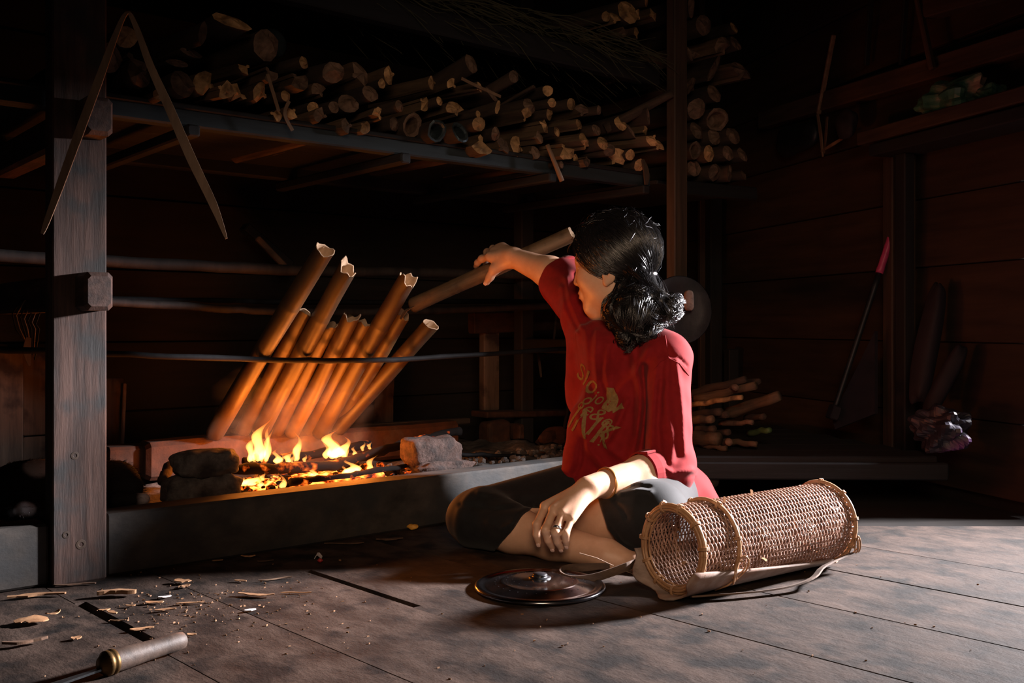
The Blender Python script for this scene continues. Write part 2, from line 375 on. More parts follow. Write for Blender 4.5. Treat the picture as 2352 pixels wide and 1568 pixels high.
# ------------------------------------------------------------------ floor
pv = V((-.688, .725, 0)).normalized(); qv = V((-pv.y, pv.x, 0))*-1      # board direction, across
fl = MB().box((0.2, 2.2, -.075), AX, (7.5, 8.5, .03)).build('floor', M['subfloor']); tag(fl, None, None, kind='structure')
edges = [-1.3, -1.03, -.78, -.53, -.29, -.05, .19, .42, .665, .862, 1.095, 1.372, 1.636, 1.89, 2.14, 2.40, 2.66, 2.92, 3.19, 3.45, 3.72]
slots = {.665: (1.545, 1.85, .020), 1.095: (1.41, 1.775, .017)}
for i in range(len(edges)-1):
    q0, q1 = edges[i], edges[i+1]; g = .0013 if q0 in (1.372, 1.636, 2.14) else .0005
    a0, a1 = -2.6, 4.4
    a2 = a1
    if q0 > 1.8:                                      # the boards stop short of the sunken right side
        ye = 2.78 if q0 < 2.0 else 2.50; a1 = (ye-.688*q0)/.725; a2 = (ye-.688*q1)/.725
    poly = [(a0, q0+g), (a1, q0+g)]
    if q0 in slots:
        s0, s1, wd = slots[q0]; poly = [(a0, q0+g), (s0, q0+g), (s0, q0+wd), (s1, q0+wd), (s1, q0+g), (a1, q0+g)]
    poly += [(a2, q1-g), (a0, q1-g)]
    dz = random.uniform(-.0012, .0)
    pts = [(a, -b, dz) for a, b in poly]; n = len(pts)
    ins = g
    cy = -(q0+q1)/2
    top = [(a, y+(ins if y < cy else -ins) if abs(y-cy) > .02 else y, dz) for a, y, _ in pts]
    mid = [(a, y, dz-.0012) for a, y, _ in pts]; bot = [(a, y, -.045) for a, y, _ in pts]
    vs = top+mid+bot; fs = [tuple(range(n-1, -1, -1)), tuple(range(2*n, 3*n))]
    for k in range(n):
        l = (k+1) % n
        fs += [(k, l, n+l, n+k), (n+k, n+l, 2*n+l, 2*n+k)]
    mk('floor_board', vs, fs, M['floor'], fl, frameM((0, 0, 0), pv, V((-pv.y, pv.x, 0)), Zv))

# ------------------------------------------------------------------ walls and roof
wb = MB().box(H(.9, 1.36, 1.1), (Uv, Nv, Zv), (5.6, .04, 2.5)).build('wall_back', M['subfloor']); tag(wb, None, kind='structure')
zz = [-.02, .22, .45, .69, .93, 1.17, 1.42, 1.68, 1.95, 2.25]
for a, b in zip(zz[:-1], zz[1:]):
    up = (Zv*1.0-Nv*.05).normalized()
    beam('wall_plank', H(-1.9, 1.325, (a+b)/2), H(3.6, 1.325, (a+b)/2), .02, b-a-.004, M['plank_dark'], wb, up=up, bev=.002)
wr = MB().box(WT(.30, 1.1, -.055), (Wv, Wn, Zv), (2.9, .04, 2.5)).build('wall_right', M['subfloor']); tag(wr, None, kind='structure')
zz = [-.02, .21, .45, .70, .93, 1.17, 1.42, 1.68, 1.95, 2.25]
for a, b in zip(zz[:-1], zz[1:]):
    up = (Zv*1.0-Wn*.06).normalized()
    beam('wall_plank', WT(-.95, (a+b)/2, -.02), WT(1.80, (a+b)/2, -.02), .02, b-a-.003, M['plank'], wr, up=up, bev=.002)
# unseen planks over the opening, added to keep the side lamp off the shelf
for a, b in ((1.03, 1.27), (1.27, 1.52), (1.52, 1.95), (1.95, 2.25)):
    beam('wall_plank', WT(1.805, (a+b)/2, -.02), WT(3.7, (a+b)/2, -.02), .03, b-a-.002, M['plank'], wr, bev=.002)
beam('door_jamb', WT(3.75, 0, -.02), WT(3.75, 2.25, -.02), .08, .06, M['plank'], wr, up=Wn)
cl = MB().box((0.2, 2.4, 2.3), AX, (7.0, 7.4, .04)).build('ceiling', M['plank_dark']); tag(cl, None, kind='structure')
# upright planks of the wall seen past the front post
for x0, x1, y0, y1, dd, mm in ((-60, 48, 800, 1075, 1.20, 'plank_old'), (52, 112, 800, 998, 1.24, 'plank_old'), (52, 112, 1002, 1075, 1.23, 'plank_old'), (236, 284, 868, 1040, 1.15, 'plank_old')):
    a = HP((x0+x1)/2, y0, dd); b = HP((x0+x1)/2, y1, dd); wpx = (x1-x0)/F*a.y
    beam('upright_plank', b, a, wpx, .016, M[mm], wb, up=-Nv)
a = HP(286, 880, 1.13); b = HP(280, 1036, 1.13)
beam('pale_batten', b, a, .011, .012, M['barkshell'], wb, up=-Nv)

# ------------------------------------------------------------------ posts, kerbs, cross timbers
ps = H(-.054, .014, 0)
fp = thing('front_post', 'tall weathered timber post standing in front of the hearth at the left', 'post', ps)
po = beam('timber', ps, ps+Zv*2.25, .102, .052, M['post'], fp, up=Nv, bev=.003, jit=.006)
# knots and scars of the post, cut as small rings standing proud
for (x, y, r) in ((186, 1250, .011), (152, 1228, .008), (172, 1046, .009)):
    c = HP(x, y, -.012); m = MB(); m.lathe(c, basis(-Nv), [(r, -.002), (r*.85, .0005), (r*.45, .0007), (r*.3, -.0004), (.0005, -.0006)], 14)
    m.build('knot', M['beam_brown'], fp)
for z, lab in ((.568, 'square timber end poking through the front post at sitting height'), (.905, 'square timber end poking through the front post just under the firewood shelf')):
    t = beam('cross_timber', H(-.036, -.072, z), H(-.036, .66, z), .054, .074, M['post'], None, up=Zv, bev=.008)
    tag(t, lab, 'beam')
tag(beam('hearth_kerb', H(.0, .038, .0625), H(1.69, .038, .0625), .076, .125, M['kerb'], None, bev=.005, jit=.01), 'long grey timber kerb along the front of the hearth', 'kerb')
tag(beam('hearth_kerb', H(-1.0, .038, .061), H(-.108, .038, .061), .076, .120, M['kerb'], None, bev=.005, jit=.01), 'short grey kerb timber running out of view left of the front post', 'kerb')
rp = H(1.722, .0, 0)
tag(beam('rear_post', rp, rp+Zv*2.25, .060, .036, M['beam_brown'], None, up=Nv, bev=.003, jit=.01), 'slim brown post at the far end of the hearth rising behind the seated woman', 'post')
for s_, lab in ((-.10, 'sooty back post of the hearth frame hidden beyond the front post'), (1.78, 'sooty back post of the hearth frame behind the woman')):
    tag(beam('back_post', H(s_, .80, 0), H(s_, .80, 2.25), .06, .05, M['plank_dark'], None, up=Nv), lab, 'post')
tag(beam('cross_timber', H(1.722, .02, .43), H(1.78, .78, .43), .04, .05, M['beam_dark'], None), 'dark cross timber holding the rods behind the woman', 'beam')
# back kerb beam of the fire, glowing red where lit
tag(beam('back_log', H(.27, .57, .150), H(1.28, .57, .142), .085, .105, M['brick'], None, bev=.012, jit=.06), 'squared red brown beam lying behind the flames under the bamboo tubes', 'beam')
tag(beam('brick', HP(232, 1058, .60), HP(342, 1052, .60), .09, .075, M['brick'], None, bev=.008), 'red brick between the front post and the hearth stones', 'brick')

# ------------------------------------------------------------------ firewood shelf timbers
SHZ = .985
tag(beam('shelf_beam', H(-.30, .10, SHZ-.0235), H(1.69, .10, SHZ-.0235), .04, .047, M['beam_blue'], None, jit=.012), 'blue grey front beam of the lower firewood shelf', 'beam')
tag(beam('shelf_beam', H(-.30, .68, SHZ-.0235), H(1.72, .68, SHZ-.0235), .04, .047, M['beam_dark'], None), 'dark rear beam of the lower firewood shelf', 'beam')
for s_ in (.2, .75, 1.25, 1.64):
    tag(beam('shelf_bearer', H(s_, .05, SHZ-.060), H(s_, .74, SHZ-.060), .03, .026, M['beam_dark'], None), 'dark bearer under the lower firewood shelf, %s from the front post' % {.2: 'first', .75: 'second', 1.25: 'third', 1.64: 'fourth'}[s_], 'beam')
tag(beam('shelf_plank', H(-.28, .23, SHZ-.006), H(1.66, .23, SHZ-.006), .32, .012, M['beam_dark'], None), 'front plank of the lower shelf under the firewood', 'plank')
tag(beam('shelf_plank', H(-.28, .56, SHZ-.006), H(1.66, .56, SHZ-.006), .335, .012, M['beam_dark'], None), 'rear plank of the lower shelf under the firewood', 'plank')
tag(beam('upper_shelf_beam', H(-.4, .10, 1.298), H(1.735, .10, 1.298), .04, .066, M['beam_dark'], None, jit=.01), 'dark beam of the upper shelf above the firewood', 'beam')
tag(beam('upper_shelf_plank', H(-.4, .36, 1.338), H(1.75, .36, 1.338), .5, .014, M['beam_dark'], None), 'dark plank of the upper shelf carrying straw', 'plank')
tag(beam('rack_beam', HP(1566, 432, .13), HP(1730, 446, .13), .04, .045, M['beam_dark'], None), 'dark beam of the far rack carrying round logs right of the rear post', 'beam')
tag(beam('rack_plank', H(1.80, .40, .974), H(2.25, .40, .974), .5, .012, M['beam_dark'], None), 'dark plank of the far rack under the round logs', 'plank')

# ------------------------------------------------------------------ rods over the hearth
def rail(px, d, r0, r1, mat, name, lab, dz=0):
    pts = [HP(x, y, d) for x, y in px]; m = MB()
    # extend both ends
    a = pts[0]+(pts[0]-pts[1]).normalized()*.55; b = pts[-1]+(pts[-1]-pts[-2]).normalized()*.42
    pts = [a]+pts+[b]; fine = []
    for i in range(len(pts)-1):
        for k in range(8): fine.append(pts[i].lerp(pts[i+1], k/8)+V((0, 0, random.uniform(-.0015, .0015))))
    fine.append(pts[-1]); n = len(fine)
    m.tube(fine, [(r0+(r1-r0)*i/n)*random.uniform(.94, 1.06) for i in range(n)], 10)
    return tag(m.build(name, mat, smooth=True), lab, 'rod')
rail([(250, 600), (640, 620), (1110, 628)], .74, .0175, .0165, M['sootpole'], 'hearth_pole', 'thick sooty pole, highest of the poles behind the bamboo tubes')
rail([(265, 688), (700, 694), (1290, 692)], .74, .0085, .009, M['rod'], 'hearth_rod', 'thin black rod second below the thick sooty pole')
rail([(400, 702), (640, 716), (900, 716), (1290, 702)], .70, .011, .013, M['sootpole'], 'hearth_pole', 'sagging dark pole just below the thin black rod')
RODD = .286
rail([(245, 812), (640, 828), (900, 827), (1332, 799)], RODD, .0075, .0075, M['rod'], 'hearth_rod', 'black iron rod in front that the bamboo tubes lean on')
# ------------------------------------------------------------------ ash bed, stones, embers, burning sticks
vs = []; fs = []; ns, nd = 90, 34
for i in range(ns+1):
    for j in range(nd+1):
        s_ = -.95+2.60*i/ns; d_ = .078+.75*j/nd
        z_ = .088+.007*math.sin(s_*17+d_*9)+.006*math.sin(s_*41-d_*33)+random.uniform(-.004, .006)
        z_ += .012*math.exp(-((s_-1.05)/.16)**2-((d_-.16)/.06)**2)
        vs.append(H(s_, d_, z_))
for i in range(ns):
    for j in range(nd):
        a = i*(nd+1)+j; fs.append((a, a+nd+1, a+nd+2, a+1))
n = len(vs); vs += [V((p.x, p.y, .0)) for p in vs]
rim = [i*(nd+1) for i in range(ns+1)]+[ns*(nd+1)+j for j in range(1, nd+1)]+[i*(nd+1)+nd for i in range(ns-1, -1, -1)]+[j for j in range(nd-1, 0, -1)]
for k in range(len(rim)):
    a, b = rim[k], rim[(k+1) % len(rim)]; fs.append((b, a, n+a, n+b))
tag(mkw('ash_bed', vs, fs, M['ash'], smooth=True), 'bed of grey ash and soot filling the hearth', 'ash', kind='stuff')

def stone(px, py, d, wpx, hpx, mat, lab, seed, dep=.10, pw=4.2, name='hearth_stone', nz=.07, tilt=0.0):
    c = HP(px, py, d); k = c.y/F; a = (Uv*math.cos(tilt)+Nv*math.sin(tilt)); b = Zv.cross(a)
    m = MB().blob(c, (a, b, Zv), (wpx*k/abs(a.dot(V((1, 0, 0))))*.82, dep, hpx*k), pw, nz, 40, 26, seed, 4.0)
    return tag(m.build(name, mat, smooth=True), lab, 'stone')
stone(462, 1122, .17, 158, 68, M['stone'], 'dark rounded stone under another at the left of the fire', 3)
stone(470, 1063, .17, 134, 60, M['stone'], 'pale rounded stone on top of another at the left of the fire', 5, nz=.06)
stone(990, 1034, .20, 128, 62, M['stone_red'], 'crusty reddish stone propping the sticks at the right of the fire', 8, nz=.10, tilt=.1)
stone(1010, 1080, .17, 140, 52, M['stone_red'], 'low crusty stone under the reddish one at the right of the fire', 9, nz=.10)
stone(560, 1003, .66, 120, 40, M['stone'], 'grey stone tucked behind the leftmost bamboo foot', 12)
a = HP(345, 1030, .52); 
# ember bed and coals
vs = []; fs = []
for i in range(41):
    for j in range(13):
        s_ = .36+.52*i/40; d_ = .135+.30*j/12
        e = min(1, 4*min(i/40, 1-i/40, j/12, 1-j/12)+.05)
        vs.append(H(s_, d_, .080+.026*e+random.uniform(-.005, .006)))
for i in range(40):
    for j in range(12):
        a = i*13+j; fs.append((a, a+13, a+14, a+1))
tag(mkw('ember_bed', vs, fs, M['ember'], smooth=False), 'glowing orange embers under the burning sticks', 'embers', kind='stuff')
m = MB()
for k in range(150):
    s_ = random.uniform(.34, .98); d_ = random.uniform(.10, .42)
    if s_ > .9 and d_ > .2: continue
    r = random.uniform(.006, .016); ax = basis((random.gauss(0, 1), random.gauss(0, 1), random.gauss(0, 1)))
    m.blob(H(s_, d_, .100+r*.4), ax, (r*2, r*1.6, r*1.3), 3.0, .12, 7, 5, k)
tag(m.build('charcoal_lumps', M['charcoal']), 'loose lumps of glowing charcoal in the embers', 'charcoal', kind='stuff')
m = MB()
for k in range(170):
    s_ = random.uniform(.86, 1.6); d_ = random.uniform(.09, .4)
    r = random.uniform(.004, .013); ax = basis((random.gauss(0, 1), random.gauss(0, 1), random.gauss(0, 1)))
    m.blob(H(s_, d_, .098+r*.4), ax, (r*2, r*1.6, r*1.3), 3.0, .15, 7, 5, k)
for k in range(60):
    s_ = random.uniform(.05, .2); d_ = random.uniform(.09, .16)
    r = random.uniform(.002, .007); ax = basis((random.gauss(0, 1), random.gauss(0, 1), random.gauss(0, 1)))
    m.blob(H(s_, d_, .100+r*.4), ax, (r*2, r*1.6, r*1.3), 3.0, .15, 6, 4, k)
tag(m.build('ash_crumbs', M['stone']), 'loose crumbs of ash and clinker along the kerb', 'ash', kind='stuff')

def stick(pts, r, mat, name, lab, cat='firewood', sides=9):
    fine = []; 
    for i in range(len(pts)-1):
        for k in range(7): fine.append(pts[i].lerp(pts[i+1], k/7)+V((random.uniform(-1, 1), random.uniform(-1, 1), random.uniform(-1, 1)))*.0022)
    fine.append(pts[-1]); n = len(fine); rs = r if isinstance(r, list) else [r, r]
    rr = [(rs[0]+(rs[1]-rs[0])*i/(n-1))*random.uniform(.86, 1.14) for i in range(n)]
    return tag(MB().tube(fine, rr, sides).build(name, mat, smooth=True), lab, cat)
stick([HP(532, 1077, .24), HP(650, 1075, .24), HP(770, 1068, .25), HP(860, 1040, .25), HP(960, 1010, .27), HP(1056, 990, .29)], [.014, .012], M['char'], 'burning_stick', 'long charred branch lying across both stone stacks over the fire')
stick([HP(668, 1108, .17), HP(780, 1096, .17), HP(870, 1080, .175), HP(938, 1068, .19)], [.010, .006], M['char'], 'burning_stick', 'short charred stick low in the embers near the kerb')
stick([HP(560, 1062, .33), HP(700, 1046, .34), HP(850, 1020, .36)], [.012, .012], M['char'], 'burning_stick', 'charred stick behind the flames')
stick([HP(640, 1130, .14), HP(720, 1116, .145), HP(880, 1090, .15)], [.008, .007], M['ember'], 'burning_stick', 'red glowing stick nearest the kerb')
stick([HP(582, 1050, .27), HP(612, 1040, .29)], [.012, .010], M['char'], 'burning_stick', 'stubby charred knot under the tallest flame')
stick([HP(372, 1104, .22), HP(392, 1068, .30)], [.012, .013], M['bark'], 'burnt_stub', 'burnt wooden stub with an orange end beside the stone stack')
stick([HP(1046, 1043, .30), HP(1180, 1046, .32), HP(1310, 1054, .34)], [.006, .006], M['rod'], 'fire_iron', 'thin black iron rod lying on the ash right of the fire', 'rod')

# ------------------------------------------------------------------ flames
def flame(px, yb, yt, wpx, d, lean=0, k=0, lab=''):
    b = HP(px, yb, d); sc = b.y/F; h = (yb-yt)*sc; wd = wpx*sc/2; rr = random.Random(k*7+1)
    seg, nh = 10, 18; vs = []; ph = rr.uniform(0, 6)
    for i in range(nh+1):
        t = i/nh; r = wd*(t**.5)*(1-t)**1.35*2.0*(1+.22*math.sin(t*11+ph)) if 0 < i < nh else .0003
        ox = lean*sc*t**1.4+wd*.75*math.sin(t*7+ph)*t
        for j in range(seg):
            a = 2*PI*j/seg; vs.append((ox+r*math.cos(a), r*.55*math.sin(a), h*t))
    fs = [tuple(range(seg-1, -1, -1)), tuple(nh*seg+j for j in range(seg))]
    for i in range(nh):
        for j in range(seg):
            q = (j+1) % seg; fs.append((i*seg+j, i*seg+q, (i+1)*seg+q, (i+1)*seg+j))
    o = mk('flame', vs, fs, M['flame'], None, Matrix.Translation(b), True)
    return tag(o, lab, 'flame')
FL = [(592, 1060, 958, 46, .26, 16, 'tallest flame, pointed, over the charred knot'), (578, 1060, 992, 30, .27, 2, 'flame left of the tallest one'), (612, 1058, 972, 22, .25, 10, 'slim flame leaning right of the tallest one'),
      (636, 1064, 1030, 28, .25, 2, 'small flame right of the tallest one'), (684, 1058, 990, 26, .27, -3, 'single slender flame in the middle of the fire'), (662, 1062, 1034, 26, .26, 2, 'low flame left of the slender middle one'),
      (768, 1052, 985, 58, .27, -6, 'broad bright flame at the right of the fire'), (788, 1050, 1000, 36, .26, 6, 'flame behind the broad right one'), (814, 1046, 1022, 16, .26, 0, 'tiny flame right of the broad one'),
      (833, 1036, 1012, 14, .26, 2, 'tiny pointed flame on the branch'), (849, 1032, 1012, 14, .26, 0, 'rightmost tiny flame on the branch'), (806, 1088, 1054, 50, .19, 4, 'bright flame below the long branch'),
      (848, 1080, 1042, 24, .20, 12, 'flame licking right below the long branch'), (576, 1115, 1088, 52, .18, 10, 'bright low flame beside the stone stack'), (604, 1104, 1082, 16, .19, 0, 'small flame near the stone stack'),
      (650, 1128, 1082, 22, .15, -4, 'small upright flame nearest the kerb'), (626, 1104, 1090, 12, .19, 0, 'spark sized flame low in the middle'), (680, 1108, 1092, 18, .18, 3, 'low flame at the tip of the short stick'),
      (720, 1092, 1074, 26, .20, 4, 'low wide flame between the sticks'), (556, 1112, 1092, 18, .18, 0, 'small flame touching the stone stack'), (700, 1062, 1040, 14, .27, 0, 'thin flame in the middle'), (745, 1100, 1086, 14, .18, 0, 'small flame low at the right')]
for k, (x, yb, yt, wd, d, ln, nm) in enumerate(FL):
    root = flame(x, yb, yt, wd, d, ln, k, 'orange '+nm)
    if wd > 25:          # big flames split into several tongues
        for q in range(3):
            o = flame(x+random.uniform(-.42, .42)*wd, yb+2, yb-(yb-yt)*random.uniform(.45, .85), wd*.42, d+random.uniform(-.02, .01), ln*random.uniform(-.4, 1.2), k*5+q+60, None)
            o.name = 'flame_tongue'; mw = WM[root.name]; o.parent = root; o.matrix_basis = mw.inverted() @ o.matrix_basis
            if 'category' in o: del o['category']
for k, (x, y, d, pw) in enumerate(((590, 1015, .36, 2.6), (680, 1020, .37, 2.6), (775, 1015, .36, 2.6), (600, 1000, .25, 2.2), (790, 1000, .24, 3.2), (690, 1085, .19, .5), (830, 1060, .17, .8))):
    point('fire_light', HP(x, y, d), pw, FIRE, .03)

m = MB().blob(H(.66, .44, .265), (Uv, Nv, Zv), (.52, .20, .30), 2.0, .12, 22, 14, 33)
tag(m.build('smoke', M['smoke'], smooth=True), 'thin smoke drifting around the feet of the bamboo tubes', 'smoke', kind='stuff')

# ------------------------------------------------------------------ bamboo tubes over the fire
def bamboo(b, t, r, k, lab, mat='bamboo', nodes=(.33, .72), thick=.12, cat='bamboo tube', name='bamboo_tube', group=None):
    L = (t-b).length; x, y, z = basis(t-b); rr = random.Random(k*13+5); seg = 18; rings = []
    hs = sorted(set([0, .012, .03]+[i/16 for i in range(1, 16)]+[nn+e for nn in nodes for e in (-.012, -.004, .004, .012)]+[.985]))
    root = thing(name, lab, cat, b, group)
    vs = []
    jag = [rr.uniform(-.5, .35) for _ in range(6)]
    def rimh(a): return L+r*.95*(jag[0]*math.sin(a+jag[1]*9)+jag[2]*math.sin(2*a+jag[3]*9)+.7*jag[4]*math.sin(5*a+jag[5]*9))
    bend = rr.uniform(-.004, .004)
    for h in hs:
        q = r*(1+.03*math.sin(h*11+k))*(1.0 if h > .012 else .8+h*16)
        for nn in nodes:
            if abs(h-nn) < .006: q *= 1.025
        for j in range(seg):
            a = 2*PI*j/seg; vs.append((q*math.cos(a)+bend*math.sin(h*PI), q*math.sin(a), L*h))
    for j in range(seg):
        a = 2*PI*j/seg; vs.append((r*math.cos(a), r*math.sin(a), rimh(a)))
    n = len(hs)+1; fs = [tuple(range(seg-1, -1, -1))]
    for i in range(n-1):
        for j in range(seg):
            q = (j+1) % seg; fs.append((i*seg+j, i*seg+q, (i+1)*seg+q, (i+1)*seg+j))
    MM = frameM(b, x, y, z)
    mk('culm', vs, fs, M[mat], root, MM, True)
    # inner wall with the pale ragged rim
    vi = []
    for lev in range(4):
        for j in range(seg):
            a = 2*PI*j/seg
            rad, hh = ((r, rimh(a)), (r*(1-thick*.5), rimh(a)+r*.06), (r*(1-thick*1.3), rimh(a)-r*.05), (r*(1-thick*1.4), L-r*6))[lev]
            vi.append((rad*math.cos(a), rad*math.sin(a), hh))
    fi = []
    for i in range(3):
        for j in range(seg):
            q = (j+1) % seg; fi.append((i*seg+j, i*seg+q, (i+1)*seg+q, (i+1)*seg+j))
    fi.append(tuple(3*seg+j for j in range(seg)))
    mk('inner_wall', vi, fi, M['bamboo_pale'], root, MM, True)
    return root
TB = [((490, 1000), (746, 573), 19, 'longest bamboo tube, leftmost of the row leaning over the fire'),
      ((556, 992), (698, 716), 15, 'short bamboo tube just right of the leftmost long one'),
      ((596, 995), (799, 615), 18, 'second long bamboo tube, its torn mouth showing high above the rod'),
      ((634, 996), (759, 743), 15, 'short bamboo tube below the torn mouth of the second long one'),
      ((668, 998), (806, 728), 16, 'middle short bamboo tube of the row over the fire'),
      ((703, 998), (837, 742), 15, 'short bamboo tube directly right of the middle short one'),
      ((732, 998), (936, 640), 18, 'third long bamboo tube with a wide pale mouth near the held tube'),
      ((762, 996), (925, 722), 16, 'bamboo tube with a leafy plug in its mouth under the third long one'),
      ((772, 988), (990, 745), 17, 'rightmost bamboo tube of the row, leaning furthest with a torn lip')]
for k, (bp, tp, rp_, lab) in enumerate(TB):
    d0 = .525+.030*(k % 2); b = HP(bp[0], bp[1], d0); L0 = (bp[1]-tp[1])/430*.46
    t = HP(tp[0], tp[1], d0-L0); bamboo(b, t, rp_*1.10*b.y/F, k, lab, group='bamboo tubes leaning over the fire')
# leafy plug in one tube
p = HP(930, 716, .225); m = MB()
m.ribbon([p+V((-.012, 0, -.02)), p+V((.0, 0, .0)), p+V((.012, -.002, .008)), p+V((.026, -.004, .016))], Nv, [.012, .016, .012, .003], .001)
tag(m.build('leaf_plug', M['chipdark']), 'dry leaf plug sticking out of a bamboo tube mouth', 'leaf')
TA, TBn = P(1316, 537, 2.86), P(944, 703, 3.0)
bamboo(TBn, TA, .0228, 40, 'dry bamboo tube held slanting in the woman\'s outstretched hand', 'heldtube', nodes=(.28, .66), thick=.6)
# ------------------------------------------------------------------ firewood
_on = ['', 'first', 'second', 'third', 'fourth', 'fifth', 'sixth', 'seventh', 'eighth', 'ninth', 'tenth', 'eleventh', 'twelfth', 'thirteenth', 'fourteenth', 'fifteenth', 'sixteenth', 'seventeenth', 'eighteenth', 'nineteenth']
ORD = _on+[t if k == 0 else b+'-'+_on[k] for t, b in (('twentieth', 'twenty'), ('thirtieth', 'thirty'), ('fortieth', 'forty')) for k in range(10)]
def log(c, direc, r, L, kind, k, lab, group, cutmat=None, cat='log', asp=1.0, rot=None):
    """c: centre of the visible end; direc: from that end inwards. kind r round, s split wedge, b bark slab, h hollow"""
    rr = random.Random(k*31+7); x, y, z = basis(direc); root = thing('firewood_log', lab, cat, c, group)
    a0 = rr.uniform(0, 6.3) if rot is None else rot
    if kind == 's':
        sides = 11; span = rr.uniform(1.9, 3.4); prof = []
        for j in range(8): prof.append((r*1.25*math.cos(a0-span/2+span*j/7), r*1.25*math.sin(a0-span/2+span*j/7)))
        prof += [(-r*.55*math.cos(a0+.5), -r*.55*math.sin(a0+.5)), (-r*.75*math.cos(a0), -r*.75*math.sin(a0)), (-r*.55*math.cos(a0-.5), -r*.55*math.sin(a0-.5))]
    elif kind == 'b':
        sides = 10; prof = [(r*1.3*math.cos(2*PI*j/10), r*.42*math.sin(2*PI*j/10)) for j in range(10)]
        ca, sa = math.cos(a0), math.sin(a0); prof = [(ca*p-sa*q, sa*p+ca*q) for p, q in prof]
    else:
        sides = 12; prof = [(r*math.cos(2*PI*j/12)*asp, r*math.sin(2*PI*j/12)) for j in range(12)]
    prof = [(p*(1+rr.uniform(-.09, .09)), q*(1+rr.uniform(-.09, .09))) for p, q in prof]
    tx, ty = rr.uniform(-.4, .4), rr.uniform(-.35, .5)         # slanted axe cut
    n = len(prof); vs = []; bx, by = rr.uniform(-.02, .02), rr.uniform(-.015, .015)
    lev = [0, .04, .2, .4, .65, 1.0]
    for h in lev:
        q = 1+rr.uniform(-.05, .05); 
        for p_, q_ in prof:
            zz_ = h*L
            if h == 0: zz_ = tx*p_+ty*q_
            vs.append((p_*q+bx*h*h, q_*q+by*h*h, zz_))
    fs = [tuple((len(lev)-1)*n+j for j in range(n))]
    for i in range(len(lev)-1):
        for j in range(n):
            q = (j+1) % n; fs.append((i*n+j, i*n+q, (i+1)*n+q, (i+1)*n+j))
    MM = frameM(c, x, y, z)
    mk('wood', vs, fs, M['split'] if kind == 's' else M['bark'], root, MM, kind != 's')
    # the chopped end: facets around a ridge
    ve = list(vs[:n]); cx = sum(p[0] for p in ve)/n; cy = sum(p[1] for p in ve)/n
    cm = M[cutmat or ('cut' if kind in 'sr' else 'cut_dark')]
    if kind == 'h':
        for (f_, dz) in ((.80, -.001), (.66, .004), (.60, .05)): ve += [((p[0]-cx)*f_+cx, (p[1]-cy)*f_+cy, p[2]+dz) for p in vs[:n]]
        fe = []
        for i in range(3):
            for j in range(n):
                q = (j+1) % n; fe.append((i*n+j, (i+1)*n+j, (i+1)*n+q, i*n+q))
        fe.append(tuple(range(4*n-1, 3*n-1, -1)))
    else:
        ridge = rr.uniform(0, PI); bul = rr.uniform(.15, .75)*r if kind in 'sr' else .1*r
        for p in vs[:n]:
            u_ = abs(math.sin(math.atan2(p[1]-cy, p[0]-cx)-ridge))
            ve.append(((p[0]-cx)*.55+cx, (p[1]-cy)*.55+cy, p[2]*.6-bul*(1-.75*u_)*.6+rr.uniform(-.12, .12)*r))
        ve.append((cx+rr.uniform(-.2, .2)*r, cy+rr.uniform(-.2, .2)*r, -bul+rr.uniform(-.05, .1)*r))
        fe = []
        for j in range(n):
            q = (j+1) % n; fe.append((j, n+j, n+q, q)); fe.append((n+j, 2*n, n+q))
    mk('cut_end', ve, fe, cm, root, MM)
    return root
